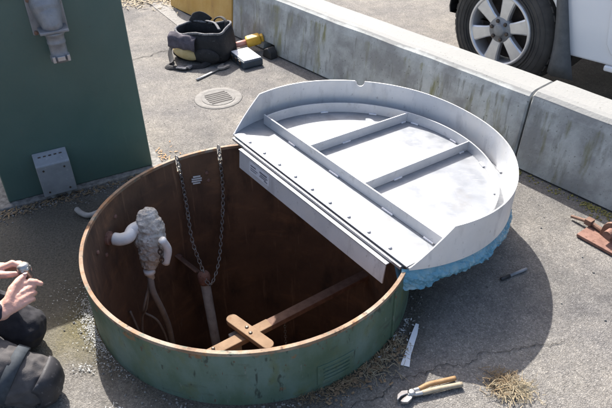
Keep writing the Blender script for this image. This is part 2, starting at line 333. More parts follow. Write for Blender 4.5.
def remeshed(name, bm, mat, parent, voxel, smooth=4, disp=None, keep=None):
    """union of the closed shells in bm as ONE continuous surface"""
    o = obj(name, bm, mat, None, True)
    r = o.modifiers.new('r', 'REMESH'); r.mode = 'VOXEL'; r.voxel_size = voxel; r.use_smooth_shade = True
    if smooth:
        s = o.modifiers.new('s', 'SMOOTH'); s.iterations = smooth; s.factor = 0.5
    dg = bpy.context.evaluated_depsgraph_get(); dg.update()
    me = bpy.data.meshes.new_from_object(o.evaluated_get(dg))
    old = o.data; o.modifiers.clear(); o.data = me; me.name = name; bpy.data.meshes.remove(old)
    if disp:
        nn = [v.normal.copy() for v in me.vertices]
        for v, n in zip(me.vertices, nn): v.co += n * disp(v.co)
    for p in me.polygons: p.use_smooth = True
    if parent: attach(o, parent)
    return o
def copy_thing(root, off, label=None):
    r = root.copy(); COL.objects.link(r); r.location = root.location + V(off)
    if label: r['label'] = label
    for ch in root.children:
        c = ch.copy(); COL.objects.link(c); c.parent = r
        for g in ch.children:
            d = g.copy(); COL.objects.link(d); d.parent = c
    return r

# ------------------------------------------------------------------ key dimensions (metres)
TC = V((-0.2251, 1.9314, 0)); TR = 0.64; TI = 0.6285; TH = 0.2553; TD = -1.45      # tank
NOTCH = (R_(125.0), R_(106.5))
def tw(deg, z, r=TR): return V((TC.x + r * math.cos(R_(deg)), TC.y + r * math.sin(R_(deg)), z))

# ------------------------------------------------------------------ ground
bm = BM()
rad = [TR - 0.006, 0.7, 0.8, 1.0, 1.4, 2.2, 4, 8, 20, 60, 200]; rings = []; SG = 96
for r in rad: rings.append([bm.verts.new((TC.x + r * math.cos(2 * math.pi * k / SG), TC.y + r * math.sin(2 * math.pi * k / SG), 0)) for k in range(SG)])
for a, b in zip(rings, rings[1:]):
    for k in range(SG): bm.faces.new((a[k], a[(k + 1) % SG], b[(k + 1) % SG], b[k]))
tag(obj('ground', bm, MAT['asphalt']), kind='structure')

def ribbon(name, pts, w, mat, z=0.004, jit=0.012, step=0.02):
    bm = BM(); pts = [V((*p, z)) for p in pts]; fine = []
    for a, b in zip(pts, pts[1:]):
        n = max(2, int((b - a).length / step))
        for k in range(n):
            fine.append(a.lerp(b, k / n))
    fine.append(pts[-1]); prev = None
    for i, p in enumerate(fine):
        d = (fine[min(i + 1, len(fine) - 1)] - fine[max(i - 1, 0)]).normalized(); s = V((-d.y, d.x, 0))
        o = s * jit * noise.noise(p * 14) + s * jit * 0.5 * noise.noise(p * 70)
        ww = w * (0.5 + 0.9 * abs(noise.noise(p * 23 + V((5, 1, 0)))))
        cur = (bm.verts.new(p + o - s * ww), bm.verts.new(p + o + s * ww))
        if prev: bm.faces.new((prev[0], prev[1], cur[1], cur[0]))
        prev = cur
    return tag(obj(name, bm, mat), kind='structure')
ribbon('pavement_crack', [(0.13, 1.26), (0.229, 1.324), (0.292, 1.372), (0.347, 1.396), (0.40, 1.403), (0.457, 1.427), (0.567, 1.451), (0.72, 1.50), (0.93, 1.52)], 0.0016, MAT['crack'], jit=0.03, step=0.009)
ribbon('pavement_crack', [(-1.6, 4.02), (-1.255, 4.173), (-1.101, 4.29), (-0.956, 4.375)], 0.004, MAT['crack'], jit=0.03, step=0.012)
# paler worn strip along the barrier foot at the back
bm = BM()
pp = [(-1.50, 5.75), (-1.239, 5.289), (-0.998, 4.881), (-0.86, 4.60), (-0.60, 4.60), (-0.56, 4.64), (-0.95, 5.12), (-1.14, 5.40), (-1.35, 5.8)]
bm.faces.new([bm.verts.new((x, y, 0.004)) for x, y in pp])
tag(obj('worn_strip', bm, MAT['pale_strip']), kind='structure')

# ------------------------------------------------------------------ tank
tank = thing('steel_tank', 'round green steel tank sunk in the asphalt with a worn rim and rusty inside', 'tank', (TC.x, TC.y, 0))
angs = sorted(set([2 * math.pi * k / 256 for k in range(256)] +
                  [n + d for n in NOTCH for d in (-0.0155, -0.015, 0.015, 0.0155)]))
def in_notch(a): return any(abs(((a - n + math.pi) % (2 * math.pi)) - math.pi) < 0.0151 for n in NOTCH)
def shell(name, r_out, r_in, zlist, mat, cut=False):
    bm = BM(); o = []; i_ = []
    for a in angs:
        c, s = math.cos(a), math.sin(a); top = -0.055 if in_notch(a) else 0.0
        o.append([bm.verts.new((TC.x + r_out * c, TC.y + r_out * s, z + (top if k == 0 else 0))) for k, z in enumerate(zlist)])
        i_.append([bm.verts.new((TC.x + r_in * c, TC.y + r_in * s, z + (top if k == 0 else 0))) for k, z in enumerate(zlist)])
    n = len(angs)
    for k in range(n):
        j = (k + 1) % n
        if cut and (in_notch(angs[k]) or in_notch(angs[j])): continue
        for q in range(len(zlist) - 1):
            bm.faces.new((o[k][q], o[j][q], o[j][q + 1], o[k][q + 1]))
            bm.faces.new((i_[k][q], i_[k][q + 1], i_[j][q + 1], i_[j][q]))
        bm.faces.new((o[k][0], i_[k][0], i_[j][0], o[j][0]))
        bm.faces.new((o[k][-1], o[j][-1], i_[j][-1], i_[k][-1]))
    return obj(name, bm, mat, tank)
shell('outer_wall', TR, TR - 0.006, [TH - 0.014, 0.1, -0.05], MAT['tank_green'])
shell('inner_wall', TR - 0.0062, TI, [TH - 0.014, -0.15, -0.6, TD], MAT['rust_in'])
shell('rim', TR + 0.001, TI - 0.0012, [TH, TH - 0.0138], MAT['rim'], True)
bm = BM()
f = [bm.verts.new((TC.x + TI * math.cos(2 * math.pi * k / 96), TC.y + TI * math.sin(2 * math.pi * k / 96), TD + 0.02)) for k in range(96)]
bm.faces.new(f); obj('tank_floor', bm, MAT['water'], tank)
# welded panel with ribs on the outside
def curved_patch(bm, a0, a1, z0, z1, r0, r1, n=14):
    vs = []
    for k in range(n + 1):
        a = a0 + (a1 - a0) * k / n
        vs.append([bm.verts.new(tw(a, z, r)) for r, z in ((r0, z0), (r1, z0), (r1, z1), (r0, z1))])
    for p, q in zip(vs, vs[1:]):
        for e in range(4): bm.faces.new((p[e], p[(e + 1) % 4], q[(e + 1) % 4], q[e]))
    bm.faces.new(vs[0][::-1]); bm.faces.new(vs[-1])
bm = BM(); curved_patch(bm, -67, -54, 0.033, 0.123, TR - 0.002, TR + 0.004)
pl = obj('wall_panel', bm, MAT['tank_green'], tank, bevel=0.0015)
bm = BM()
for z in (0.048, 0.066, 0.084, 0.102): curved_patch(bm, -65, -56, z, z + 0.006, TR + 0.003, TR + 0.0085)
obj('panel_rib', bm, MAT['tank_green'], pl)
bm = BM(); tube(bm, [tw(-34.5, 0.235, TR + 0.002), tw(-34.5, 0.12, TR + 0.002), tw(-34.4, 0.01, TR + 0.002)], 0.006, 8)
obj('weld_seam', bm, MAT['tank_green'], tank)
# round vent with pale slats, bolts, pipe stub
def wall_frame(deg, z, r=TI):
    a = R_(deg); return frame(tw(deg, z, r), V((-math.sin(a), math.cos(a), 0)), V((-math.cos(a), -math.sin(a), 0)), V((0, 0, 1)))
mx = wall_frame(118, 0.112)
bm = BM(); lathe(bm, [(0.034, -0.001), (0.034, 0.003), (0.027, 0.003), (0.027, 0.0005)], mx.translation, mx.col[1].to_3d(), 28)
vent = obj('vent', bm, MAT['rust_in'], tank)
bm = BM()
for k in range(4):
    z = -0.018 + 0.012 * k; w = math.sqrt(max(0.0255 ** 2 - z * z, 0)); box(bm, (-w, 0.002, z - 0.003), (w, 0.007, z + 0.003), mx @ Matrix.Rotation(R_(-8), 4, 'Y'))
obj('vent_slat', bm, MAT['pvc'], vent)
for deg, z in ((113.0, 0.135), (112.6, 0.09), (160.5, 0.16), (172, 0.05), (178, 0.12)):
    mx = wall_frame(deg, z); bm = BM(); lathe(bm, [(0.0095, -0.001), (0.0095, 0.004), (0.006, 0.007)], mx.translation, mx.col[1].to_3d(), 8)
    obj('wall_bolt', bm, MAT['rust'], tank)
mx = wall_frame(168, 0.106); nin = mx.col[1].to_3d()
bm = BM(); lathe(bm, [(0.030, -0.002), (0.030, 0.012), (0.020, 0.014), (0.020, 0.045)], mx.translation, nin, 20)
obj('pipe_stub', bm, MAT['rust'], tank)

# ------------------------------------------------------------------ valve wrapped in crumbling white insulation
valve = thing('insulated_valve', 'lumpy valve wrapped in crumbling white insulation on the rusty inside wall', 'valve', (-0.68, 2.08, -0.08))
p = mx.translation
bm = BM(); pts = curve([p + nin * 0.03, p + nin * 0.06 + V((0, 0, 0.001)), p + nin * 0.09 + V((0.004, 0.012, 0.010)), V((-0.735, 2.085, 0.128)), V((-0.70, 2.098, 0.140))], 6)
tube(bm, pts, 0.027, 16)
obj('elbow_pipe', bm, MAT['pvc'], valve, True)
bm = BM()
for c, r in (((-0.672, 2.118, 0.165), (0.044, 0.048, 0.045)), ((-0.667, 2.105, 0.12), (0.064, 0.058, 0.065)), ((-0.668, 2.088, 0.065), (0.069, 0.060, 0.072)),
             ((-0.672, 2.072, 0.01), (0.060, 0.055, 0.060)), ((-0.688, 2.062, -0.035), (0.040, 0.038, 0.038)), ((-0.640, 2.072, 0.05), (0.042, 0.046, 0.080))):
    ball(bm, c, r, 16)
remeshed('insulation', bm, MAT['plaster'], valve, 0.004, 1,
         lambda c: 0.008 * noise.noise(V((c.x * 18, c.y * 18, c.z * 14))) - 0.010 * abs(noise.noise(V((c.x * 22 + c.z * 20, c.y * 22, c.z * 34)))) + 0.005 * noise.noise(c * 70) + 0.0025 * noise.noise(c * 180))
bm = BM()
a = [V((-0.601, 2.02, 0.125)), V((-0.588, 2.03, 0.06)), V((-0.606, 2.025, -0.01))]
tube(bm, curve(a, 6), 0.017, 10); obj('handle', bm, MAT['pvc'], valve, True)
bm = BM()
lathe(bm, [(0.025, 0), (0.025, 0.02), (0.016, 0.024), (0.016, 0.05)], (-0.69, 2.045, -0.06), (0.05, -0.05, -1), 18)
obj('outlet', bm, MAT['pvc'], valve, True)
bm = BM()
for k in range(4):
    c = V((-0.612, 1.998, 0.10 - 0.022 * k)); d1 = V((0.9, 0.4, 0)) if k % 2 else V((-0.3, 0.9, 0)); d1.normalize()
    tube(bm, [c + d1 * 0.008 * math.cos(t) + V((0, 0, 1)) * 0.014 * math.sin(t) for t in [2 * math.pi * i / 12 for i in range(12)]], 0.0028, 6, closed=True)
obj('chain_piece', bm, MAT['bolt_dark'], valve, True)

# hoses and cords below the valve
bm = BM(); tube(bm, curve([(-0.69, 2.04, -0.10), (-0.685, 2.02, -0.17), (-0.668, 2.035, -0.3), (-0.665, 2.07, -0.45), (-0.672, 2.095, -0.62), (-0.68, 2.12, -0.9), (-0.66, 2.15, -1.42)], 8), 0.014, 10)
ho = obj('hose', bm, MAT['hose'], None, True); tag(ho, 'thick grey hose hanging from the bottom of the insulated valve into the dark', 'hose')
bm = BM()
for pts in ([(-0.692, 2.04, -0.08), (-0.71, 2.03, -0.18), (-0.735, 2.03, -0.28), (-0.775, 2.05, -0.38), (-0.79, 2.06, -0.6), (-0.75, 2.05, -1.40)],
            [(-0.70, 2.04, -0.14), (-0.74, 2.01, -0.26), (-0.76, 2.06, -0.34), (-0.70, 2.06, -0.42), (-0.69, 2.08, -0.7), (-0.71, 2.02, -1.42)],
            [(-0.825, 2.06, -0.33), (-0.81, 2.05, -0.4), (-0.80, 2.06, -0.55), (-0.79, 2.06, -0.8), (-0.77, 2.0, -1.42)]):
    tube(bm, curve(pts, 8), 0.0055, 7)
c_ = obj('cord_tangle', bm, MAT['hose'], None, True); tag(c_, 'tangle of thin dirty cords hanging beside the thick hose inside the tank', 'cord')

# ------------------------------------------------------------------ standpipe with rusty head, two chains
sp = thing('standpipe', 'upright pale pipe with a rusty cap and side bracket standing inside the tank', 'pipe', (-0.485, 2.27, TD))
bm = BM(); tube(bm, [(-0.483, 2.275, TD + 0.02), (-0.505, 2.268, -0.345)], 0.024, 18); obj('pipe', bm, MAT['pipe_grey'], sp, True)
bm = BM(); lathe(bm, [(0.029, -0.06), (0.031, -0.05), (0.031, -0.012), (0.024, 0.0), (0.012, 0.006)], (-0.507, 2.268, -0.29), (-0.02, 0, 1), 18)
obj('rusty_cap', bm, MAT['rust'], sp, True)
bm = BM(); x = V((0.72, -0.66, -0.10)).normalized(); y = V((0.5, 0.62, -0.6)).normalized(); z = x.cross(y).normalized()
box(bm, (-0.09, -0.022, -0.004), (0.07, 0.022, 0.004), frame((-0.585, 2.335, -0.295), x, y, z))
br = obj('bracket', bm, MAT['rust_and_shade'], sp, bevel=0.002)
bm = BM(); lathe(bm, [(0.016, -0.006), (0.016, 0.012), (0.008, 0.014)], (-0.645, 2.39, -0.288), z, 12); obj('bracket_bolt', bm, MAT['rust'], br)
def chain(name, pts, label, pitch=0.0185):
    P = curve(pts, 24); d = [0]
    for a, b in zip(P, P[1:]): d.append(d[-1] + (b - a).length)
    n = int(d[-1] / pitch); bm = BM(); i = 0
    for k in range(n):
        s = (k + 0.5) * pitch
        while i < len(d) - 2 and d[i + 1] < s: i += 1
        c = P[i].lerp(P[i + 1], (s - d[i]) / max(d[i + 1] - d[i], 1e-6)); t = (P[i + 1] - P[i]).normalized()
        x, y = perp(t); w = (x if k % 2 else y) if True else x
        w = (w + (y if k % 2 else x) * 0.35).normalized()
        ring = []
        for q in range(14):
            a = 2 * math.pi * q / 14; ring.append(c + t * 0.0135 * math.cos(a) * (1.0 if abs(math.cos(a)) > 0.5 else 0.9) + w * 0.0078 * math.sin(a))
        tube(bm, ring, 0.0026, 6, closed=True)
    o = obj(name, bm, MAT['chain'], None, True); return tag(o, label, 'chain', 'chains hung from slots in the tank rim')
chain('chain', [tw(125, 0.262, TR - 0.003), tw(125, 0.215, TI - 0.008), tw(124.9, 0.02, TI - 0.02), (-0.555, 2.352, -0.15), (-0.517, 2.29, -0.26), (-0.49, 2.238, -0.318), (-0.468, 2.24, -0.33)],
      'steel chain hanging from the rim slot left of the round vent')
chain('chain', [tw(106.5, 0.262, TR - 0.003), tw(106.6, 0.215, TI - 0.008), tw(107.5, 0.0, TI - 0.03), (-0.425, 2.40, -0.2), (-0.438, 2.31, -0.28), (-0.463, 2.235, -0.325), (-0.482, 2.236, -0.322)],
      'steel chain hanging from the rim slot nearest the aluminium lid')

# ------------------------------------------------------------------ beam with cross arm
cb = thing('cross_beam', 'tan timber beam with a bolted cross arm spanning the tank, its far half shade-coloured', 'beam', (-0.26, 1.92, -0.36))
bx = V((0.826, 0.564, 0)).normalized(); by = V((-bx.y, bx.x, 0)); bz = V((0, 0, 1))
def P2(u): return V((-0.253, 1.923, -0.33)) + bx * u
mxb = frame(P2(0), bx, by, bz)
bm = BM(); box(bm, (-0.36, -0.026, -0.03), (0.092, 0.026, 0.0), mxb); obj('timber_beam', bm, MAT['timber'], cb, bevel=0.004)
bm = BM(); box(bm, (0.088, -0.024, -0.032), (0.74, 0.024, -0.002), mxb); obj('shaded_beam', bm, MAT['rust_and_shade'], cb, bevel=0.003)  # same beam, coloured dark where the lid's shadow falls
cx = V((0.182, -0.168, 0)).normalized(); cy = V((-cx.y, cx.x, 0)); mxc = frame(V((-0.262, 1.896, -0.312)), cx, cy, bz)
bm = BM(); pr = []
for k in range(9): a = math.pi / 2 + math.pi * k / 8; pr.append((-0.108 + 0.027 * math.cos(a), 0.027 * math.sin(a)))
for k in range(9): a = -math.pi / 2 + math.pi * k / 8; pr.append((0.115 + 0.027 * math.cos(a), 0.027 * math.sin(a)))
mxr = mxc @ Matrix.Rotation(R_(90), 4, 'X'); prism(bm, pr, -0.012, 0.016, mxr)
obj('cross_arm', bm, MAT['timber'], cb, bevel=0.003)
for u, v in ((-0.02, 0.006), (0.016, -0.006)):
    bm = BM(); lathe(bm, [(0.009, 0), (0.009, 0.006), (0.005, 0.009)], mxc @ V((u, v, 0.012)), bz, 8); obj('bolt', bm, MAT['bolt_dark'], cb)
for u in (-0.30, -0.24, -0.19):
    bm = BM(); lathe(bm, [(0.008, 0), (0.008, 0.007), (0.004, 0.010)], mxb @ V((u, 0.008, 0)), bz, 8); obj('bolt', bm, MAT['bolt_dark'], cb)
bm = BM(); box(bm, (-0.022, -0.018, TD + 0.02), (0.022, 0.018, -0.362), frame((-0.335, 1.935, 0), bx, by, bz)); obj('post', bm, MAT['pipe_grey'], cb, bevel=0.003)
bm = BM()
for k in range(26):
    c = V((-0.112, 2.055, -0.365 - 0.017 * k)); w = V((1, 0, 0)) if k % 2 else V((0, 1, 0))
    tube(bm, [c + V((0, 0, 0.011)) * math.cos(a) + w * 0.006 * math.sin(a) for a in [2 * math.pi * i / 10 for i in range(10)]], 0.0018, 5, closed=True)
o = obj('thin_chain', bm, MAT['chain'], None, True); tag(o, 'short thin chain dangling from the shade-coloured half of the beam', 'chain')

# ------------------------------------------------------------------ aluminium lid, underside up
LO = V((0.2421, 2.2743, 0.2711)); LU = V((0.60514, -0.79524, -0.03731)); LV = V((0.79171, 0.60605, -0.07681)); LN = V((0.08369, 0.01694, 0.99635))
LM = frame(LO, LU, LV, LN)
def L(u, v, w): return LM @ V((u, v, w))
LR = 0.6406; LH = 0.1495; CH = -0.2885
lid = thing('tank_lid', 'big D shaped aluminium lid turned underside up on the tank rim, ribs and skirt showing', 'lid', LO)
a0 = math.asin(CH / LR); a1 = math.pi - a0
def dpoly(r, ch, n=90):
    s = math.asin(ch / r); return [(r * math.cos(s + (math.pi - 2 * s) * k / n), r * math.sin(s + (math.pi - 2 * s) * k / n)) for k in range(n + 1)]
def flat_prism(bm, poly, w0, w1):
    a = [bm.verts.new(L(u, v, w0)) for u, v in poly]; b = [bm.verts.new(L(u, v, w1)) for u, v in poly]; n = len(poly)
    for i in range(n): bm.faces.new((a[i], a[(i + 1) % n], b[(i + 1) % n], b[i]))
    bm.faces.new(a[::-1]); bm.faces.new(b)
bm = BM(); flat_prism(bm, dpoly(LR - 0.004, CH), -0.006, 0.0); obj('plate', bm, MAT['alu'], lid)
# skirt with sloped ends and a round notch
bm = BM(); aL = R_(191); aR = R_(-12.3); nt_a = R_(139.5); cols = []
al = [a0 + (a1 - a0) * k / 260 for k in range(261)] + [nt_a + d * 0.02 / LR / 8 for d in range(-8, 9)] + [aL, aR]
def skirt_r(a): return LR + 0.0045 * math.sin(3 * a + 0.4) + 0.002 * math.sin(7 * a)
for a in sorted(al):
    if a < aR: h = LH * (a - a0) / (aR - a0)
    elif a > aL: h = LH * (a1 - a) / (a1 - aL)
    else: h = LH
    s = abs(a - nt_a) * LR
    if s < 0.0201: h -= 0.008 + math.sqrt(max(0.02 ** 2 - s * s, 0))
    h = max(h, 0.003); c, q = math.cos(a), math.sin(a); ro = skirt_r(a); rt = LR + (ro - LR) * h / LH * 1.0 - 0.011 * h / LH
    cols.append([bm.verts.new(L(r * c, r * q, w)) for r, w in ((LR, -0.008), (rt, h), (rt - 0.0045, h), (LR - 0.0045, -0.008))])
for p, q in zip(cols, cols[1:]):
    for e in range(4): bm.faces.new((p[e], p[(e + 1) % 4], q[(e + 1) % 4], q[e]))
bm.faces.new(cols[0][::-1]); bm.faces.new(cols[-1])
obj('skirt', bm, MAT['alu_skirt'], lid)
RH = 0.05; AR = 0.579; MV = -0.100
sA = math.asin(MV / AR); bm = BM(); cols = []
for k in range(101):
    a = sA + (math.pi - 2 * sA) * k / 100
    cols.append([bm.verts.new(L(r * math.cos(a), r * math.sin(a), w)) for r, w in ((AR, 0.001), (AR, RH), (AR - 0.006, RH), (AR - 0.006, 0.001))])
for p, q in zip(cols, cols[1:]):
    for e in range(4): bm.faces.new((p[e], p[(e + 1) % 4], q[(e + 1) % 4], q[e]))
bm.faces.new(cols[0][::-1]); bm.faces.new(cols[-1]); obj('curved_rib', bm, MAT['alu_rib'], lid)
mu = math.sqrt(AR ** 2 - MV ** 2)
bm = BM(); box(bm, (-mu - 0.012, MV - 0.009, 0.001), (mu + 0.006, MV - 0.003, RH + 0.002), LM); obj('straight_rib', bm, MAT['alu_rib'], lid, bevel=0.001)
for u in (-0.238, 0.122):
    bm = BM(); ve = math.sqrt((AR - 0.007) ** 2 - u * u); box(bm, (u - 0.003, MV - 0.002, 0.001), (u + 0.003, ve, RH - 0.001), LM); obj('cross_rib', bm, MAT['alu_rib'], lid, bevel=0.001)
# weld beads along the rib feet and skirt foot
def bead(bm, c, d, ln):
    d = d.normalized(); n = int(ln / 0.003) + 1; bm = BM()
    tube(bm, [c + d * (k - n / 2) * 0.003 + LN * 0.0015 for k in range(n)], [0.0045 + 0.0014 * abs(math.sin(k * 0.9)) * (1 if 0 < k < n - 1 else 0.3) for k in range(n)], 8)
    obj('weld_bead', bm, MAT['weld'], lid, True)
for u, v, d, ln in ((-0.234, 0.12, LV, .05), (0.126, 0.10, LV, .05), (-0.234, 0.50, LV, .03), (0.126, 0.52, LV, .03), (-0.35, MV - .012, LU, .05), (-0.05, MV - .012, LU, .06),
                    (0.28, MV - .012, LU, .06), (0.5, MV - .012, LU, .05), (0.25, MV + .001, LU, .04), (-0.1, MV + .001, LU, .04)):
    bead(bm, L(u, v, 0.001), d, ln)
for deg in (25, 50, 72, 95, 118, 140, 165):
    a = R_(deg); bead(bm, L((AR + .003) * math.cos(a), (AR + .003) * math.sin(a), 0.001), LU * -math.sin(a) + LV * math.cos(a), .05)
    a = R_(deg + 9); bead(bm, L((LR - .008) * math.cos(a), (LR - .008) * math.sin(a), 0.001), LU * -math.sin(a) + LV * math.cos(a), .04)
    a = R_(deg - 8); bead(bm, L((AR - .009) * math.cos(a), (AR - .009) * math.sin(a), 0.001), LU * -math.sin(a) + LV * math.cos(a), .04)
# edge strip, bolts, stepped rails, hanging plate, label
ue = math.sqrt(LR ** 2 - CH ** 2) - 0.01
bm = BM(); box(bm, (-ue, CH - 0.004, 0.001), (ue, CH + 0.045, 0.004), LM); obj('edge_strip', bm, MAT['alu'], lid, bevel=0.0008)
for k in range(9):
    u = -0.462 + 0.1143 * k; bm = BM(); lathe(bm, [(0.0075, 0), (0.0075, 0.004), (0.004, 0.0065)], L(u, CH + 0.020, 0.004), LN, 10); obj('bolt', bm, MAT['alu_dull'], lid)
bm = BM(); box(bm, (-ue + 0.005, CH - 0.014, -0.020), (ue - 0.02, CH - 0.001, -0.007), LM); obj('upper_rail', bm, MAT['alu_dull'], lid, bevel=0.001)
bm = BM(); box(bm, (-0.475, CH - 0.034, -0.026), (0.492, CH - 0.0145, -0.021), LM); obj('lower_rail', bm, MAT['alu'], lid, bevel=0.001)
bm = BM(); box(bm, (-0.47, CH - 0.032, -0.118), (0.488, CH - 0.026, -0.0262), LM); hp = obj('hanging_plate', bm, MAT['alu_skirt'], lid, bevel=0.001)
bm = BM(); box(bm, (-0.385, CH - 0.0335, -0.092), (-0.235, CH - 0.0323, -0.042), LM); st = obj('label_sticker', bm, MAT['sticker'], hp)
bm = BM()
for u0, u1, w0, w1 in ((-.375, -.335, -.058, -.052), (-.375, -.32, -.070, -.066), (-.375, -.33, -.080, -.076), (-.305, -.250, -.058, -.050), (-.300, -.245, -.068, -.063), (-.305, -.255, -.077, -.072), (-.27, -.245, -.085, -.080)):
    box(bm, (u0, CH - 0.0343, w0), (u1, CH - 0.0336, w1), LM)
obj('label_print', bm, MAT['ink'], st)

# blue plastic sheet bunched under the lid edge
bm = BM(); n = 270; rows = 10; grid = []
for k in range(n + 1):
    a = R_(-29) + (R_(205) - R_(-29)) * k / n; row = []
    fade = 1.0 if a < R_(75) else max(0.18, 1 - (a - R_(75)) / R_(40)) if a < R_(192) else 0.5
    for j in range(rows + 1):
        t = j / rows; q = V((math.cos(a) * 7, math.sin(a) * 7, t * 2.2)); q2 = q * 3.1
        w = -0.008 - t * (0.078 + 0.034 * noise.noise(V((a * 4, 2, 0)))) * fade - 0.007 * noise.noise(q2 + V((9, 0, 0))) - t * t * 0.022 * fade * max(0, noise.noise(V((a * 11, 5, 1)))) + t * 0.010 * noise.noise(V((a * 60, 1, 3)))
        wr_ = 0.012 * (0.3 - abs(noise.noise(V((a * 19 + t * 5, t * 2.0, 2))))) + 0.008 * (0.3 - abs(noise.noise(V((a * 33 - t * 9, t * 1.6, 8))))) + 0.004 * noise.noise(V((a * 70 + t * 16, t * 3, 1)))
        bulge = 0.016 * math.sin(math.pi * min(1, t * 1.1)) * fade + 0.020 * noise.noise(V((a * 5, t * 1.5, 4))) * t + wr_ * min(1, t * 4) + 0.004
        r = LR - 0.012 + max(bulge, -0.01) * (0.5 + t) - 0.02 * t * t * (1 - fade)
        row.append(bm.verts.new(L(r * math.cos(a), r * math.sin(a), w)))
    # tail tucked inward under the lid
    for j in range(1, 5):
        t = j / 4; r = LR - 0.018 - 0.12 * t; row.append(bm.verts.new(L(r * math.cos(a), r * math.sin(a), w * (1 - t) - 0.012 * t - 0.004 * noise.noise(V((a * 20, t * 3, 4))))))
    grid.append(row)
for p, q in zip(grid, grid[1:]):
    for j in range(len(p) - 1): bm.faces.new((p[j], p[j + 1], q[j + 1], q[j]))
o = obj('plastic_sheet', bm, MAT['blue_film'], None, False); tag(o, 'crumpled blue plastic sheet bunched under the edge of the aluminium lid', 'plastic sheet')
sd = o.modifiers.new('thickness', 'SOLIDIFY'); sd.thickness = 0.0008

# ------------------------------------------------------------------ green cabinet
G0 = V((-1.434, 2.4659, 0)); CE = V((0.8951, 0.4458, 0)); CN = V((0.4458, -0.8951, 0))
CM = frame(G0, CE, CN, V((0, 0, 1)))         # x along the face, y towards the camera
cab = thing('equipment_cabinet', 'dark green steel equipment cabinet standing on a concrete foot behind the tank', 'cabinet', G0 + CE * 0.35 - CN * 0.25)
bm = BM(); box(bm, (0, -0.5, 0.012), (0.709, 0, 0.96), CM); obj('body', bm, MAT['green_paint'], cab, bevel=0.006)
bm = BM(); box(bm, (-0.012, -0.512, 0.961), (0.721, 0.012, 0.985), CM); obj('roof', bm, MAT['green_paint'], cab, bevel=0.005)
bm = BM(); box(bm, (-0.05, -0.55, -0.02), (0.76, 0.035, 0.011), CM); obj('concrete_foot', bm, MAT['stones'], cab, bevel=0.006)
bm = BM(); box(bm, (0.315, 0.0005, 0.79), (0.462, 0.010, 0.955), CM @ Matrix.Translation((0, 0, 0))); el = obj('conduit_flange', bm, MAT['cast_grey'], cab, bevel=0.004)
for u, w in ((0.328, 0.803), (0.449, 0.803), (0.328, 0.942), (0.449, 0.942)):
    bm = BM(); lathe(bm, [(0.009, 0), (0.009, 0.007), (0.005, 0.010)], CM @ V((u, 0.010, w)), CN, 8); obj('flange_bolt', bm, MAT['rust_and_shade'], el)
bm = BM(); up = V((0, 0, 1)); b0 = CM @ V((0.392, 0.006, 0.932))
pts = []
for k in range(13):
    a = math.pi / 2 * k / 12; pts.append(b0 + CN * (0.062 * math.sin(a)) - up * (0.085 * (1 - math.cos(a))))
capsule(bm, CM @ V((0.390, 0.012, 0.918)), 0.063, CM @ V((0.393, 0.045, 0.875)), 0.054, 24); capsule(bm, CM @ V((0.390, 0.0, 0.955)), 0.055, CM @ V((0.390, 0.03, 0.915)), 0.060, 24)
capsule(bm, CM @ V((0.393, 0.050, 0.885)), 0.050, CM @ V((0.394, 0.068, 0.845)), 0.044, 24)
remeshed('conduit_elbow', bm, MAT['cast_grey'], cab, 0.004, 6)
ec = pts[-1]
bm = BM(); box(bm, (0.335, 0.028, 0.819), (0.452, 0.115, 0.831), CM); obj('elbow_collar', bm, MAT['cast_grey'], cab, bevel=0.003)
bm = BM(); lathe(bm, [(0.042, 0), (0.042, 0.012), (0.0375, 0.016), (0.0365, 0.040), (0.0385, 0.043), (0.0385, 0.050), (0.036, 0.053), (0.0355, 0.100), (0.041, 0.105), (0.041, 0.128), (0.034, 0.129), (0.033, 0.10)], CM @ V((0.394, 0.070, 0.818)), -up, 24)
obj('conduit_nozzle', bm, MAT['cast_grey'], cab, True)
bm = BM()
for s in (-1, 1): box(bm, (0.394 + s * 0.030 - 0.006, 0.100, 0.695), (0.394 + s * 0.030 + 0.006, 0.118, 0.723), CM)
box(bm, (0.378, 0.108, 0.699), (0.410, 0.116, 0.719), CM)
obj('nozzle_clamp', bm, MAT['alu_dull'], cab, bevel=0.002)
# junction box with sloped top
bm = BM(); prism(bm, [(0.0005, 0.035), (0.075, 0.035), (0.075, 0.205), (0.006, 0.240), (0.0005, 0.240)], -0.077, 0.077,
                 CM @ Matrix.Translation((0.238, 0, 0)) @ Matrix(((0, 1, 0, 0), (1, 0, 0, 0), (0, 0, 1, 0), (0, 0, 0, 1))))
jb = obj('junction_box', bm, MAT['box_grey'], cab, bevel=0.004)
bm = BM(); box(bm, (0.163, 0.0752, 0.040), (0.313, 0.079, 0.203), CM); obj('box_cover', bm, MAT['box_grey'], jb, bevel=0.0015)
bm = BM()
bm.free()
for u in (0.19, 0.285):
    for w in (0.06, 0.18):
        bm = BM(); lathe(bm, [(0.005, 0), (0.005, 0.003)], CM @ V((u, 0.079, w)), CN, 8); obj('box_screw', bm, MAT['bolt_dark'], jb)
sm = CM @ frame((0.238, 0.030, 0.2282), (1, 0, 0), V((0, 0.069, -0.035)).normalized(), V((0, 0.035, 0.069)).normalized())
for k in range(5):
    bm = BM(); box(bm, (-0.055 + 0.024 * k, -0.003, 0.0004), (-0.042 + 0.024 * k, 0.003, 0.0016), sm); obj('slot', bm, MAT['bolt_dark'], jb)
for u in (0.20, 0.275):
    bm = BM(); lathe(bm, [(0.014, 0), (0.014, 0.022), (0.010, 0.024), (0.010, 0.03)], CM @ V((u, 0.04, 0.034)), -up, 12); obj('cable_gland', bm, MAT['box_grey'], jb)

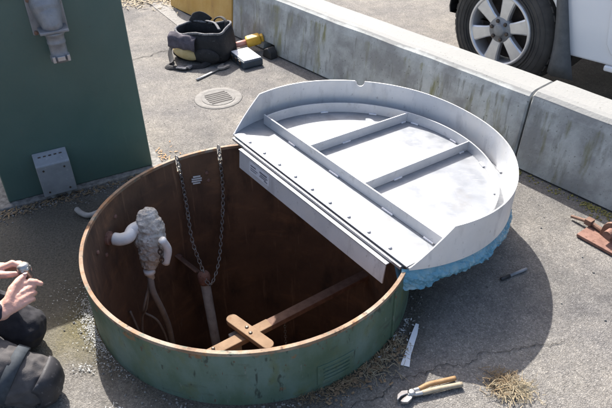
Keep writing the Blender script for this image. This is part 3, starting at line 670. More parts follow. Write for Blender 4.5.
# white pipe end behind the tank
bm = BM(); tube(bm, curve([(-1.085, 2.392, 0.020), (-1.055, 2.362, 0.018), (-1.01, 2.345, 0.018), (-0.955, 2.385, 0.018), (-0.86, 2.45, 0.018)], 6), 0.013, 10)
o = obj('pipe_offcut', bm, MAT['pipe_grey'], None, True); tag(o, 'short pale bent pipe lying on the ground between cabinet and tank', 'pipe')

# ------------------------------------------------------------------ concrete barriers
BO = V((0.046, 3.937, 0)); BD = V((0.6398, -0.7685, 0)); BNn = V((0.7685, 0.6398, 0))
def barrier(name, t0, t1, mat, label, h=0.405, slots=()):
    cuts = sorted(set([t0, t0 + 0.008, t1 - 0.008, t1] + [c for s in slots for c in (s[0], s[0] + .02, s[1] - .02, s[1])] +
                      [t0 + (t1 - t0) * k / 24 for k in range(1, 24)]))
    bm = BM(); secs = []
    for t in cuts:
        zb = 0.012
        for s in slots:
            if s[0] < t < s[1]: zb = 0.075
        e = 0.008 if t in (t0, t1) else 0.0
        prof = [(0.0 + e, zb), (0.004 + e, max(zb, 0.05)), (0.034 + e, h - 0.065), (0.046, h - 0.022 - e), (0.066, h - 0.006 - e), (0.095, h - e), (0.235, h - e), (0.268, h - 0.02 - e), (0.29 - e, h - 0.06),
                (0.326 - e, max(zb, 0.05)), (0.33 - e, zb)]
        sec = []
        for n_, z in prof:
            p = BO + BD * t + BNn * n_ + V((0, 0, z)); q = noise.noise(p * 3.0) * 0.004 + noise.noise(p * 11) * 0.002
            sec.append(bm.verts.new(p + BNn * q + V((0, 0, q * 0.6 if z > 0.2 else 0))))
        secs.append(sec)
    for p, q in zip(secs, secs[1:]):
        m = len(p)
        for i in range(m): bm.faces.new((p[i], p[(i + 1) % m], q[(i + 1) % m], q[i]))
    bm.faces.new(secs[0][::-1]); bm.faces.new(secs[-1])
    o = obj(name, bm, mat, None, False); return tag(o, label, 'barrier', 'concrete barriers set end to end')
barrier('concrete_barrier', -0.905, 1.592, MAT['concrete'], 'long pale concrete barrier with algae streaks behind the lid', 0.402, [(-0.52, -0.36)])
barrier('concrete_barrier', 1.602, 4.1, MAT['concrete_b'], 'greyer stained concrete barrier at the right edge of the photo', 0.415)
barrier('concrete_barrier', -1.83, -0.915, MAT['concrete_y'], 'short concrete barrier painted yellow behind the tool bag', 0.402)

# ------------------------------------------------------------------ pickup truck
W0 = V((1.195, 3.68, 0)); YAW = R_(-43)
TF = V((-math.cos(YAW), -math.sin(YAW), 0)); TN = V((math.sin(YAW), -math.cos(YAW), 0))     # forwards, outwards towards the camera
TM = frame(W0, TF, TN, V((0, 0, 1)))
truck = thing('pickup_truck', 'white pickup truck parked behind the concrete barriers, alloy wheel and mud flap showing', 'truck', W0)
def arch(xc, r, n=14): return [(xc + r * math.cos(math.pi * k / n), 0.36 + r * math.sin(math.pi * k / n)) for k in range(n + 1)]
FA = arch(0, 0.405); RA = arch(-3.2, 0.44)
lower = [(0.62, 0.66), (0.78, 0.78), (0.76, 0.95), (0.60, 1.02), (-0.62, 1.08), (-2.35, 1.08), (-4.15, 1.06), (-4.15, 0.58)] + \
        [(-3.2 - 0.44, 0.5)] + RA[::-1][1:-1] + [(-2.76, 0.36), (-2.70, 0.335), (-0.47, 0.335), (-0.42, 0.36)] + FA[::-1][1:-2] + [(0.40, 0.66)]
bm = BM(); prism(bm, lower, -1.72, 0.04, TM); obj('body', bm, MAT['white_car'], truck, bevel=0.012)
bm = BM(); box(bm, (-4.1, -1.60, 0.50), (-3.66, -0.1, 0.56), TM); box(bm, (-2.74, -1.6, 0.30), (-0.52, -0.12, 0.332), TM); obj('chassis', bm, MAT['black_plastic'], truck)
bm = BM(); n = 4
cabp = [(-0.55, 1.085), (-1.25, 1.62), (-1.45, 1.68), (-2.2, 1.68), (-2.38, 1.60), (-2.42, 1.085)]
prism(bm, cabp, -1.58, -0.10, TM); obj('cab', bm, MAT['white_car'], truck, bevel=0.03)
bm = BM(); prism(bm, [(-0.86, 1.12), (-1.32, 1.55), (-1.60, 1.59), (-1.60, 1.12)], -0.10, -0.094, TM); obj('side_window', bm, MAT['glass'], truck)
bm = BM(); prism(bm, [(-1.68, 1.12), (-1.68, 1.59), (-2.15, 1.59), (-2.25, 1.12)], -0.10, -0.094, TM); obj('side_window', bm, MAT['glass'], truck)
bm = BM(); prism(bm, [(-0.60, 1.13), (-1.20, 1.60), (-1.215, 1.595), (-0.615, 1.12)], -1.45, -0.22, TM); obj('windscreen', bm, MAT['glass'], truck)
for x0, x1 in ((-1.62, -0.60), (-2.38, -1.635)):
    bm = BM(); prism(bm, [(x0, 0.40), (x0, 1.07), (x1 - 0.03, 1.07), (x1 - 0.01, 0.70), (x1 - 0.045, 0.45), (x1 - 0.08, 0.40)], 0.041, 0.050, TM)
    d = obj('door', bm, MAT['white_car'], truck, bevel=0.006)
    bm = BM(); box(bm, (x0 + 0.08, 0.051, 0.86), (x0 + 0.26, 0.075, 0.90), TM); obj('handle', bm, MAT['white_car'], d, bevel=0.008)
bm = BM(); box(bm, (-2.70, -0.02, 0.30), (-0.66, 0.045, 0.334), TM); obj('sill_step', bm, MAT['white_car'], truck, bevel=0.01)
bm = BM(); cols = []
for k in range(25):
    a = R_(38) + R_(132) * k / 24
    cols.append([bm.verts.new(TM @ V((r * math.cos(a), y, 0.36 + r * math.sin(a)))) for r, y in ((0.402, 0.0), (0.402, 0.046), (0.424, 0.052), (0.432, 0.041), (0.432, 0.0))])
for p, q in zip(cols, cols[1:]):
    for e in range(5): bm.faces.new((p[e], p[(e + 1) % 5], q[(e + 1) % 5], q[e]))
bm.faces.new(cols[0][::-1]); bm.faces.new(cols[-1]); obj('wheel_arch_trim', bm, MAT['white_car'], truck, True)
bm = BM()
lathe(bm, [(0.415, 0), (0.415, 0.9), (0.407, 0.9), (0.407, 0)], TM @ V((0, -1.0, 0.40)), TN, 32, True)
# (the liner is an open drum round the front wheel)
for v in list(bm.verts):
    if v.co.z < 0.36: v.co.z = 0.36
obj('wheel_liner', bm, MAT['black_plastic'], truck)
bm = BM(); box(bm, (-0.85, -0.9, 0.36), (-0.75, -0.2, 0.9), TM); box(bm, (-0.47, -0.3, 0.25), (-0.455, 0.0, 0.5), TM); obj('inner_bulkhead', bm, MAT['black_plastic'], truck)
# mud flap behind the front wheel: broad, bowed
bm = BM(); rows = []
for k in range(9):
    t = k / 8; z = 0.74 - 0.53 * t; x = -0.315 - 0.05 * math.sin(t * 2.2) - 0.02 * t
    w = 0.13 + 0.05 * t; rows.append([bm.verts.new(TM @ V((x + dx, y, z))) for dx, y in ((0, -0.18), (0.015, 0.05), (-0.025, 0.085), (-0.05 - 0.10 * t ** 2.2, 0.07), (-0.045 - 0.08 * t ** 2.2, 0.045), (-0.03, -0.18))])
for p, q in zip(rows, rows[1:]):
    for e in range(6): bm.faces.new((p[e], p[(e + 1) % 6], q[(e + 1) % 6], q[e]))
bm.faces.new(rows[0][::-1]); bm.faces.new(rows[-1]); obj('mud_flap', bm, MAT['flap'], truck, True)
bm = BM(); prism(bm, [(0.72, 0.80), (0.80, 0.82), (0.78, 0.92), (0.60, 0.95), (0.60, 0.84)], -0.40, 0.046, TM); obj('headlight', bm, MAT['lamp'], truck, bevel=0.01)
bm = BM(); prism(bm, [(0.72, 0.80), (0.80, 0.82), (0.78, 0.92), (0.60, 0.95), (0.60, 0.84)], -1.726, -1.28, TM); obj('headlight', bm, MAT['lamp'], truck, bevel=0.01)
bm = BM(); box(bm, (0.70, -1.25, 0.72), (0.815, -0.43, 0.92), TM); obj('grille', bm, MAT['black_plastic'], truck, bevel=0.02)
def wheel(c, ax, spin=0.0):
    """c centre of the outer tyre face, ax outward axle direction"""
    c = V(c); ax = V(ax).normalized(); RT = 0.36
    bm = BM()
    prof = [(0.225, -0.235), (0.30, -0.245), (0.335, -0.235), (0.355, -0.205), (RT, -0.15), (RT, -0.06), (0.355, -0.025), (0.335, 0.0), (0.30, 0.012), (0.27, 0.012), (0.235, 0.004), (0.219, -0.006), (0.219, -0.22)]
    lathe(bm, prof, c, ax, 64, True)
    t = obj('wheel', bm, MAT['tyre'], truck, True)
    x, y = perp(ax)
    bm = BM()
    for rr in (0.245, 0.262, 0.288, 0.318): lathe(bm, [(rr - 0.003, -0.004 if rr > 0.3 else 0.004), (rr - 0.0015, 0.0155 if rr < 0.3 else 0.010), (rr + 0.0015, 0.0155 if rr < 0.3 else 0.010), (rr + 0.003, -0.004 if rr > 0.3 else 0.004)], c, ax, 64, True)
    obj('sidewall_rib', bm, MAT['tyre'], t, True)
    bm = BM()
    for k in range(44):
        for lat, off in ((-0.175, 0), (-0.115, 0.5), (-0.055, 0)):
            a = 2 * math.pi * (k + off) / 44; rd = x * math.cos(a) + y * math.sin(a); tg = ax.cross(rd)
            rr = RT if lat < -0.03 else 0.346
            box(bm, (-0.024, -0.017, -0.006), (0.024, 0.019, 0.004), frame(c + ax * lat + rd * rr, ax, tg, rd))
    obj('tread', bm, MAT['tyre'], t)
    bm = BM(); lathe(bm, [(0.222, -0.20), (0.222, 0.004), (0.214, 0.012), (0.204, 0.010), (0.198, -0.004), (0.196, -0.20)], c, ax, 56, True)
    rim = obj('rim', bm, MAT['alloy'], t, True)
    bm = BM(); lathe(bm, [(0.195, -0.12), (0.195, -0.10), (0.02, -0.095)], c, ax, 32); obj('brake_disc', bm, MAT['alloy_dark'], t)
    for k in range(6):
        a = spin + 2 * math.pi * k / 6; rd = x * math.cos(a) + y * math.sin(a); tg = ax.cross(rd); bm = BM()
        pts = [(0.05, 0.032, -0.012), (0.10, 0.034, -0.004), (0.16, 0.042, 0.0), (0.208, 0.052, 0.002)]; rows = []
        for r, w, h in pts:
            rows.append([bm.verts.new(c + rd * r + tg * s + ax * q) for s, q in ((-w, h - 0.006), (-w * 0.8, h), (w * 0.8, h), (w, h - 0.006), (w * 0.9, h - 0.04), (-w * 0.9, h - 0.04))])
        for p, q in zip(rows, rows[1:]):
            for e in range(6): bm.faces.new((p[e], p[(e + 1) % 6], q[(e + 1) % 6], q[e]))
        bm.faces.new(rows[0][::-1]); bm.faces.new(rows[-1]); obj('spoke', bm, MAT['alloy'], rim)
    bm = BM(); lathe(bm, [(0.082, -0.045), (0.082, -0.012), (0.072, -0.005), (0.04, -0.004), (0.038, 0.004), (0.030, 0.008)], c, ax, 32); hub = obj('hub', bm, MAT['cast_grey'], t, True)
    for k in range(6):
        a = spin + 0.52 + 2 * math.pi * k / 6; rd = x * math.cos(a) + y * math.sin(a)
        bm = BM(); lathe(bm, [(0.012, 0), (0.012, 0.010), (0.007, 0.014)], c + rd * 0.057 - ax * 0.006, ax, 6); obj('wheel_nut', bm, MAT['bolt_dark'], t)
    return t
wy = R_(-52)
wheel(W0 + V((0, 0, 0.36)), (math.sin(wy), -math.cos(wy), 0), 0.35)
wheel(TM @ V((-3.2, 0.0, 0.36)), TN, 0.1)
wheel(TM @ V((0, -1.68, 0.36)), -V((math.sin(wy), -math.cos(wy), 0)), 0.2)
wheel(TM @ V((-3.2, -1.68, 0.36)), -TN, 0.5)

# ------------------------------------------------------------------ drain cover
dc = V((-0.535, 3.572, 0)); dr = thing('drain_cover', 'round slotted drain cover set in the asphalt in front of the tool bag', 'drain cover', dc)
bm = BM(); lathe(bm, [(0.150, 0.0005), (0.147, 0.003), (0.108, 0.0035), (0.106, 0.002)], dc, up, 40); obj('concrete_ring', bm, MAT['ring'], dr, True)
bm = BM(); lathe(bm, [(0.105, 0.001), (0.104, 0.005), (0.05, 0.0055)], dc, up, 40); gr = obj('grate', bm, MAT['iron'], dr)
bm = BM()
for k in range(6):
    v = -0.0625 + 0.025 * k; w = min(0.075, math.sqrt(0.092 ** 2 - v * v)); box(bm, (-w, v - 0.006, 0.0057), (w, v + 0.006, 0.0070), Matrix.Translation(dc) @ Matrix.Rotation(R_(28), 4, 'Z'))
obj('slot', bm, MAT['dark'], gr)

# ------------------------------------------------------------------ tool bag and tools
bx0 = V((-0.695, 4.255, 0)); ba = R_(-19)
BX = V((math.cos(ba), math.sin(ba), 0)); BY = V((-math.sin(ba), math.cos(ba), 0)); BB = frame(bx0, BX, BY, up)
bag = thing('tool_bag', 'open black tool bag with tan front pocket slumped on the asphalt', 'tool bag', bx0)
def loop(hx, hy, z, n=48, e=4.2, wob=0.018, sx=0.0, sy=0.0):
    out = []
    for k in range(n):
        a = 2 * math.pi * k / n; c, s = math.cos(a), math.sin(a)
        x = hx * math.copysign(abs(c) ** (2 / e), c) + sx; y = hy * math.copysign(abs(s) ** (2 / e), s) + sy
        q = V((x * 9, y * 9, z * 9)); zz = z + (0.030 * noise.noise(q * 0.8) + (0.10 * y if z > 0.15 else 0)) * (1 if z > 0.04 else 0)
        out.append(BB @ V((x + wob * noise.noise(q + V((3, 0, 0))), y + wob * noise.noise(q + V((0, 7, 0))), zz)))
    return out
def loft(bm, loops, close_last=False, close_first=False):
    rs = [[bm.verts.new(p) for p in l] for l in loops]
    for a, b in zip(rs, rs[1:]):
        n = len(a)
        for k in range(n): bm.faces.new((a[k], a[(k + 1) % n], b[(k + 1) % n], b[k]))
    if close_first: bm.faces.new(rs[0][::-1])
    if close_last: bm.faces.new(rs[-1])
bm = BM()
loft(bm, [loop(0.195, 0.12, 0.003), loop(0.21, 0.14, 0.03), loop(0.21, 0.14, 0.10, wob=0.02), loop(0.195, 0.125, 0.17, wob=0.02), loop(0.185, 0.115, 0.205),
          loop(0.172, 0.102, 0.203), loop(0.178, 0.108, 0.13), loop(0.18, 0.11, 0.03)], True, True)
obj('bag_body', bm, MAT['bag'], bag, True)
bm = BM(); tube(bm, [p + V((0, 0, 0.003)) for p in loop(0.180, 0.110, 0.207, 60)], 0.0085, 8, closed=True); obj('zip_edge', bm, MAT['bag_edge'], bag, True)
# front flap folded out over the pocket
bm = BM(); g = []
for i in range(13):
    u = -0.19 + 0.20 * i / 12; row = []
    for j in range(9):
        t = j / 8; y = -0.118 - 0.05 * t - 0.012 * math.sin(t * 3); z = 0.20 - 0.085 * t + 0.02 * math.sin(t * 3.1) - 0.02 * (i / 12)
        q = V((u * 16, t * 3, 1)); row.append(bm.verts.new(BB @ V((u, y + 0.01 * noise.noise(q), z + 0.014 * noise.noise(q + V((4, 4, 0)))))))
    g.append(row)
for p, q in zip(g, g[1:]):
    for j in range(8): bm.faces.new((p[j], p[j + 1], q[j + 1], q[j]))
o = obj('front_flap', bm, MAT['bag_purple'], bag, True); o.modifiers.new('s', 'SOLIDIFY').thickness = 0.006
bm = BM(); ball(bm, BB @ V((-0.075, -0.148, 0.068)), (0.095, 0.03, 0.042), 18, Matrix.Rotation(ba + R_(2), 4, 'Z') @ Matrix.Rotation(R_(14), 4, 'Y')); obj('front_pocket', bm, MAT['bag_tan'], bag, True)
bm = BM(); ball(bm, BB @ V((0.08, -0.142, 0.06)), (0.10, 0.028, 0.055), 18, Matrix.Rotation(ba, 4, 'Z')); obj('side_pocket', bm, MAT['bag'], bag, True)
# stiff back flap, handle arch
bm = BM(); g = []
for i in range(13):
    u = -0.16 + 0.15 * i / 12; row = []
    for j in range(7):
        t = j / 6; row.append(bm.verts.new(BB @ V((u + 0.03 * t, 0.105 + 0.02 * t, 0.20 + 0.075 * t * math.sin(math.pi * (0.25 + 0.6 * i / 12))))))
    g.append(row)
for p, q in zip(g, g[1:]):
    for j in range(6): bm.faces.new((p[j], p[j + 1], q[j + 1], q[j]))
o = obj('back_flap', bm, MAT['bag'], bag, True); o.modifiers.new('s', 'SOLIDIFY').thickness = 0.008
bm = BM(); tube(bm, curve([BB @ V(p) for p in ((0.03, 0.10, 0.20), (0.06, 0.10, 0.245), (0.11, 0.09, 0.26), (0.155, 0.06, 0.245), (0.17, 0.03, 0.20))], 8), 0.012, 8, flat=0.5); obj('handle', bm, MAT['bag'], bag, True)
bm = BM(); tube(bm, curve([BB @ V(p) for p in ((-0.02, 0.10, 0.22), (0.02, 0.06, 0.235), (0.09, 0.02, 0.24), (0.15, -0.04, 0.22))], 8), 0.010, 8, flat=0.5); obj('handle', bm, MAT['bag_edge'], bag, True)
# shoulder strap looped out in front, grey buckle
bm = BM(); tube(bm, curve([BB @ V(p) for p in ((-0.20, -0.05, 0.12), (-0.225, -0.10, 0.05), (-0.17, -0.19, 0.012), (-0.17, -0.26, 0.012), (-0.13, -0.285, 0.010), (-0.07, -0.27, 0.009), (-0.01, -0.245, 0.009), (0.06, -0.205, 0.009), (0.11, -0.15, 0.03))], 8), 0.021, 8, flat=0.22)
obj('shoulder_strap', bm, MAT['bag'], bag, True)
bm = BM(); box(bm, (-0.085, -0.292, 0.012), (-0.01, -0.250, 0.024), BB); box(bm, (-0.02, -0.272, 0.012), (0.015, -0.228, 0.028), BB); obj('strap_buckle', bm, MAT['bag_edge'], bag, bevel=0.004)

# yellow tool lying by the bag (a drill-like body with red and pale handle pieces)
yt = thing('hand_tool', 'yellow headed hand tool with red handle leaning out of the tool bag', 'tool', (-0.40, 4.33, 0))
ty_ = V((0.95, 0.22, 0.18)).normalized(); tp0 = V((-0.50, 4.29, 0.055))
bm = BM(); tube(bm, [tp0, tp0 + ty_ * 0.05, tp0 + ty_ * 0.11], [0.018, 0.022, 0.019], 12); obj('handle', bm, MAT['red'], yt, True)
bm = BM(); tube(bm, [tp0 + V((-0.02, -0.03, -0.03)), tp0 + ty_ * 0.10 + V((0, -0.035, -0.04))], 0.014, 12); obj('shaft', bm, MAT['steel'], yt, True)
bm = BM(); a_, b_ = perp(ty_); box(bm, (0.10, -0.036, -0.034), (0.205, 0.036, 0.034), frame(tp0, ty_, a_, b_)); obj('head', bm, MAT['yellow'], yt, bevel=0.012)
bm = BM(); box(bm, (0.206, -0.024, -0.024), (0.228, 0.024, 0.024), frame(tp0, ty_, a_, b_)); obj('nose', bm, MAT['yellow'], yt, bevel=0.006)

# parts case with white top
kc = V((-0.395, 4.125, 0)); ka = R_(-50); KM = frame(kc, V((math.cos(ka), math.sin(ka), 0)), V((-math.sin(ka), math.cos(ka), 0)), up)
KX = V((0.62, -0.78, 0)).normalized()
case = thing('parts_case', 'small dark case with a white top lying right of the tool bag', 'case', kc)
KM = frame(kc, V((0.50, -0.866, 0)), V((0.866, 0.50, 0)), up)
bm = BM(); box(bm, (-0.115, -0.075, 0.002), (0.115, 0.075, 0.055), KM); obj('case_body', bm, MAT['navy_plastic'], case, bevel=0.01)
bm = BM(); box(bm, (-0.105, -0.066, 0.0555), (0.105, 0.066, 0.0615), KM); obj('case_lid', bm, MAT['paper'], case, bevel=0.003)
for u in (-0.06, 0.0, 0.06):
    bm = BM(); box(bm, (u - 0.014, -0.082, 0.022), (u + 0.014, -0.0755, 0.050), KM); obj('latch', bm, MAT['bolt_dark'], case, bevel=0.002)

# adjustable wrench
wr = thing('adjustable_wrench', 'steel adjustable wrench lying on the asphalt in front of the tool bag', 'wrench', (-0.63, 3.95, 0))
wa = V((-0.705, 3.838, 0.008)); wb = V((-0.545, 4.035, 0.010)); wd = (wb - wa).normalized(); ws = V((-wd.y, wd.x, 0)); wl = (wb - wa).length
WM = frame(wa, wd, ws, up)
bm = BM(); tube(bm, [wa, wa + wd * wl * 0.5, wa + wd * wl * 0.85], [0.011, 0.009, 0.012], 10, flat=0.5); obj('shank', bm, MAT['steel'], wr, True)
bm = BM(); prism(bm, [(0, 0)] and [(wl * .80, -.012), (wl * .9, -.03), (wl + .028, -.034), (wl + .03, -.012), (wl - .002, -.008), (wl - .004, .010), (wl + .02, .014), (wl + .015, .030), (wl * .88, .022), (wl * .80, .010)], -0.004, 0.012,
                 WM @ Matrix(((1, 0, 0, 0), (0, 0, 1, 0), (0, 1, 0, 0), (0, 0, 0, 1)))); obj('jaw', bm, MAT['steel'], wr, bevel=0.002)

# black wedge standing in for the shadowed notch at the barrier foot
bm = BM(); mk = frame(BO + BD * -0.385 - BNn * 0.05, BD, BNn, up)
prism(bm, [(-0.05, 0.002), (0.05, 0.002), (0.045, 0.05), (0.012, 0.078), (-0.03, 0.06)], -0.025, 0.04, mk)
o = obj('shadow_wedge', bm, MAT['black_plastic'], None, bevel=0.008); tag(o, 'small black wedge standing for the shadow in the notch of the pale barrier', 'wedge')

# ------------------------------------------------------------------ things on the ground in front
pen = thing('marker_pen', 'grey marker pen with a black cap lying in the shadow of the lid', 'pen', (0.845, 1.892, 0))
pa, pb = V((0.783, 1.862, 0.008)), V((0.905, 1.921, 0.008)); pd = (pb - pa).normalized()
bm = BM(); lathe(bm, [(0.005, 0), (0.0075, 0.003), (0.0078, 0.046)], pa, pd, 14); obj('cap', bm, MAT['black_plastic'], pen, True)
bm = BM(); lathe(bm, [(0.0073, 0.047), (0.0073, 0.125), (0.0066, 0.128), (0.0066, 0.136)], pa, pd, 14); obj('barrel', bm, MAT['cast_grey'], pen, True)

pli = thing('pliers', 'water pump pliers with worn orange and pale grips on the asphalt', 'pliers', (0.39, 1.33, 0))
bm = BM(); tube(bm, curve([(0.365, 1.327, 0.016), (0.40, 1.345, 0.017), (0.44, 1.356, 0.016), (0.497, 1.372, 0.013)], 6), [0.0085] * 19, 10); obj('grip', bm, MAT['pliers_grip'], pli, True)
bm = BM(); tube(bm, curve([(0.375, 1.313, 0.015), (0.41, 1.322, 0.016), (0.45, 1.332, 0.015), (0.515, 1.346, 0.013)], 6), [0.009] * 19, 10); obj('grip', bm, MAT['pliers_pale'], pli, True)
bm = BM(); tube(bm, curve([(0.368, 1.328, 0.016), (0.345, 1.320, 0.016), (0.325, 1.300, 0.016)], 5), 0.008, 10)
tube(bm, curve([(0.378, 1.314, 0.015), (0.352, 1.308, 0.016), (0.330, 1.312, 0.016)], 5), 0.008, 10)
lathe(bm, [(0.013, 0), (0.013, 0.020), (0.007, 0.022)], (0.338, 1.312, 0.006), up, 14); obj('joint', bm, MAT['steel'], pli, True)
bm = BM()
jm = Matrix(((1, 0, 0, 0), (0, 0, 1, 0), (0, 1, 0, 0), (0, 0, 0, 1)))
JM = frame((0.330, 1.309, 0.007), V((-0.80, -0.60, 0)), V((0.60, -0.80, 0)), up) @ jm
prism(bm, [(-.006, -.012), (.012, -.024), (.034, -.022), (.050, -.008), (.046, -.004), (.030, -.008), (.012, -.004), (-.004, .002)], 0, 0.014, JM)
prism(bm, [(-.006, .002), (.012, .000), (.030, .000), (.044, .002), (.044, .010), (.028, .022), (.008, .020), (-.008, .012)], 0.001, 0.0135, JM)
obj('jaw', bm, MAT['steel'], pli, bevel=0.002)

bm = BM(); pts = [(0.409, 1.632), (0.392, 1.585), (0.371, 1.534), (0.352, 1.486), (0.335, 1.437)]; g = []
for i, (x, y) in enumerate(pts):
    d = V((0.074, 0.195, 0)).normalized(); s = V((d.y, -d.x, 0)); w = (0.006, 0.010, 0.011, 0.011, 0.016)[i]
    g.append((bm.verts.new(V((x, y, 0.006 + 0.004 * math.sin(i))) - s * w), bm.verts.new(V((x, y, 0.005)) + s * w)))
for p, q in zip(g, g[1:]): bm.faces.new((p[0], p[1], q[1], q[0]))
o = obj('plastic_strip', bm, MAT['paper'], None); o.modifiers.new('s', 'SOLIDIFY').thickness = 0.0015; tag(o, 'narrow white plastic strip lying beside the tank wall', 'strip')

# rusty hinge plate with a lug and rod
rp = thing('rusty_hinge_plate', 'rusty brown steel plate with an upright lug and rod at the right edge', 'plate', (1.28, 2.07, 0))
px = V((0.60, -0.80, 0)).normalized(); py = V((0.80, 0.60, 0)); RM = frame((1.196, 2.125, 0), px, py, up)
bm = BM(); box(bm, (-0.01, -0.004, 0.004), (0.22, 0.115, 0.018), RM); obj('base_plate', bm, MAT['rust'], rp, bevel=0.002)
bm = BM(); pr = [(0.05, 0.018), (0.055, 0.055)] + [(0.10 + 0.045 * math.cos(a), 0.055 + 0.045 * math.sin(a)) for a in [math.pi - math.pi * k / 10 for k in range(11)]] + [(0.15, 0.018)]
prism(bm, pr, 0.072, 0.088, RM); obj('lug', bm, MAT['rust_and_shade'], rp, bevel=0.002)
bm = BM(); lathe(bm, [(0.019, -0.03), (0.019, 0.03), (0.010, 0.031)], RM @ V((0.10, 0.06, 0.060)), py, 16); obj('pin', bm, MAT['rust'], rp)
bm = BM(); tube(bm, [RM @ V((0.06, 0.085, 0.030)), RM @ V((-0.01, 0.095, 0.034)), RM @ V((-0.10, 0.092, 0.016))], [0.011, 0.009, 0.007], 10)
box(bm, (-0.03, 0.078, 0.022), (0.0, 0.110, 0.048), RM); obj('rod', bm, MAT['rust_and_shade'], rp)

# ------------------------------------------------------------------ loose stuff: straw, moss, chips, gravel
def blades(name, spots, mat, label, ln=(0.03, 0.09), w=0.0012, rise=0.5):
    bm = BM()
    for (x, y, z) in spots:
        a = random.uniform(0, 2 * math.pi); l = random.uniform(*ln); r = random.uniform(0.02, rise)
        d = V((math.cos(a), math.sin(a), r)); s = V((-math.sin(a), math.cos(a), 0)) * w * random.uniform(0.7, 1.6)
        p = V((x, y, z)); bend = V((random.uniform(-.3, .3), random.uniform(-.3, .3), -r * 0.8)); prev = None
        for k in range(4):
            t = k / 3; c = p + d * l * t + bend * l * t * t * 0.7; c.z = max(c.z, 0.002)
            cur = (bm.verts.new(c - s), bm.verts.new(c + s + V((0, 0, 0.0008))))
            if prev: bm.faces.new((prev[0], prev[1], cur[1], cur[0]))
            prev = cur
    o = obj(name, bm, mat); tag(o, label, 'dry grass', kind='stuff'); return o
G = random.gauss
blades('dry_grass', [(0.685 + G(0, .034), 1.322 + G(0, .024), random.uniform(0, .02)) for _ in range(520)], MAT['straw'], 'tuft of dry straw on the asphalt by the lid shadow', (0.010, 0.038), 0.0006, 0.6)
blades('dry_grass', [(0.655 + G(0, .028), 1.352 + G(0, .026), random.uniform(0, .02)) for _ in range(420)], MAT['straw_dark'], 'brown clump of old straw on the asphalt by the lid shadow', (0.008, 0.03), 0.0008, 0.6)
sp_ = []
for _ in range(560):
    a = random.uniform(-74, -32); r = 0.643 + abs(G(0, .024)); p = tw(a, 0, r); sp_.append((p.x, p.y, random.uniform(0, .015)))
blades('dry_grass', sp_, MAT['straw_dark'], 'old straw gathered along the front foot of the tank', (0.006, 0.026), 0.0008, 0.4)
sp_ = []
for _ in range(240):
    a = random.uniform(-52, -34); r = 0.66 + abs(G(0, .035)); p = tw(a, 0, r); sp_.append((p.x, p.y, random.uniform(0, .02)))
blades('dry_grass', sp_, MAT['straw'], 'pale straw along the right front foot of the tank', (0.010, 0.034), 0.0007, 0.4)
blades('dry_grass', [(-1.35 + G(0, .22), 5.62 + G(0, .14), random.uniform(0, .02)) for _ in range(900)], MAT['straw'], 'yellow straw litter at the back beside the yellow barrier', (0.03, 0.09), 0.003, 0.4)
def clumps(name, spots, mat, label, cat, r=(0.003, 0.009), flat=0.6):
    bm = BM()
    for (x, y) in spots:
        s = random.uniform(*r); q = Matrix.Translation((x, y, s * 0.35)) @ Matrix.Rotation(random.uniform(0, 6), 4, 'Z') @ Matrix.Rotation(random.uniform(-.5, .5), 4, 'X') @ Matrix.Diagonal((s, s * random.uniform(.5, 1), s * flat, 1))
        bmesh.ops.create_icosphere(bm, subdivisions=1, radius=1, matrix=q)
    o = obj(name, bm, mat); tag(o, label, cat, kind='stuff'); return o
sp_ = []
for _ in range(2200):
    t = random.uniform(0.9, 3.2); n_ = -abs(G(0, .03)) - 0.004
    if noise.noise(V((t * 6, 3, 0))) + 0.25 * noise.noise(V((t * 21, 9, 0))) < -0.02 and random.random() < 0.9: continue
    p = BO + BD * t + BNn * n_; sp_.append((p.x, p.y))
clumps('moss', sp_, MAT['moss'], 'yellow green moss along the foot of the right barriers', 'moss', (0.0015, 0.007))
sp_ = []
for _ in range(160):
    a = random.uniform(-66, -36); r = 0.65 + abs(G(0, .035)); p = tw(a, 0, r); sp_.append((p.x, p.y, random.uniform(.002, .012)))
MAT['scrap'] = M('brown_leaf_scraps', (0.16, 0.10, 0.055), (0.27, 0.19, 0.11), 60, 0.9)
blades('leaf_litter', sp_, MAT['scrap'], 'brown leaf scraps mixed in the straw at the front foot of the tank', (0.006, 0.018), 0.0028, 0.5)
# white flakes scraped off, lying left of the tank
bm = BM()
def flake(x, y, s):
    a = random.uniform(0, 6.3); z = random.uniform(0.002, 0.012); k = random.choice((3, 4, 4, 5)); vs = []
    el_ = random.uniform(0.1, 0.5)
    for i in range(k):
        b = a + 2 * math.pi * i / k; r = s * random.uniform(0.6, 1.1)
        vs.append(V((r * math.cos(b - a), r * math.sin(b - a) * el_, 0)))
    rot = Matrix.Rotation(a, 3, 'Z') @ Matrix.Rotation(random.uniform(-.5, .5), 3, 'X')
    lo = [bm.verts.new(V((x, y, z)) + rot @ v) for v in vs]; hi = [bm.verts.new(V((x, y, z + 0.0012)) + rot @ v) for v in vs]
    bm.faces.new(lo[::-1]); bm.faces.new(hi)
    for i in range(k): bm.faces.new((lo[i], lo[(i + 1) % k], hi[(i + 1) % k], hi[i]))
for _ in range(1300):
    a = G(206, 9); r = 0.645 + abs(G(0, .03)); p = tw(a, 0, r); flake(p.x, p.y, random.uniform(.001, .005))
for _ in range(60): flake(-0.80 + G(0, .022), 1.455 + G(0, .014), random.uniform(.002, .007))
for _ in range(16): flake(-0.655 + G(0, .02), 1.285 + G(0, .012), random.uniform(.003, .011))
for _ in range(90):
    x, y = -0.95 + G(0, .07), 1.80 + G(0, .07)
    if (V((x, y, 0)) - TC).length > 0.65: flake(x, y, random.uniform(.001, .005))
for _ in range(70):
    a = random.uniform(-44, -24); p = tw(a, 0, 0.65 + abs(G(0, .025))); flake(p.x, p.y, random.uniform(.003, .009))
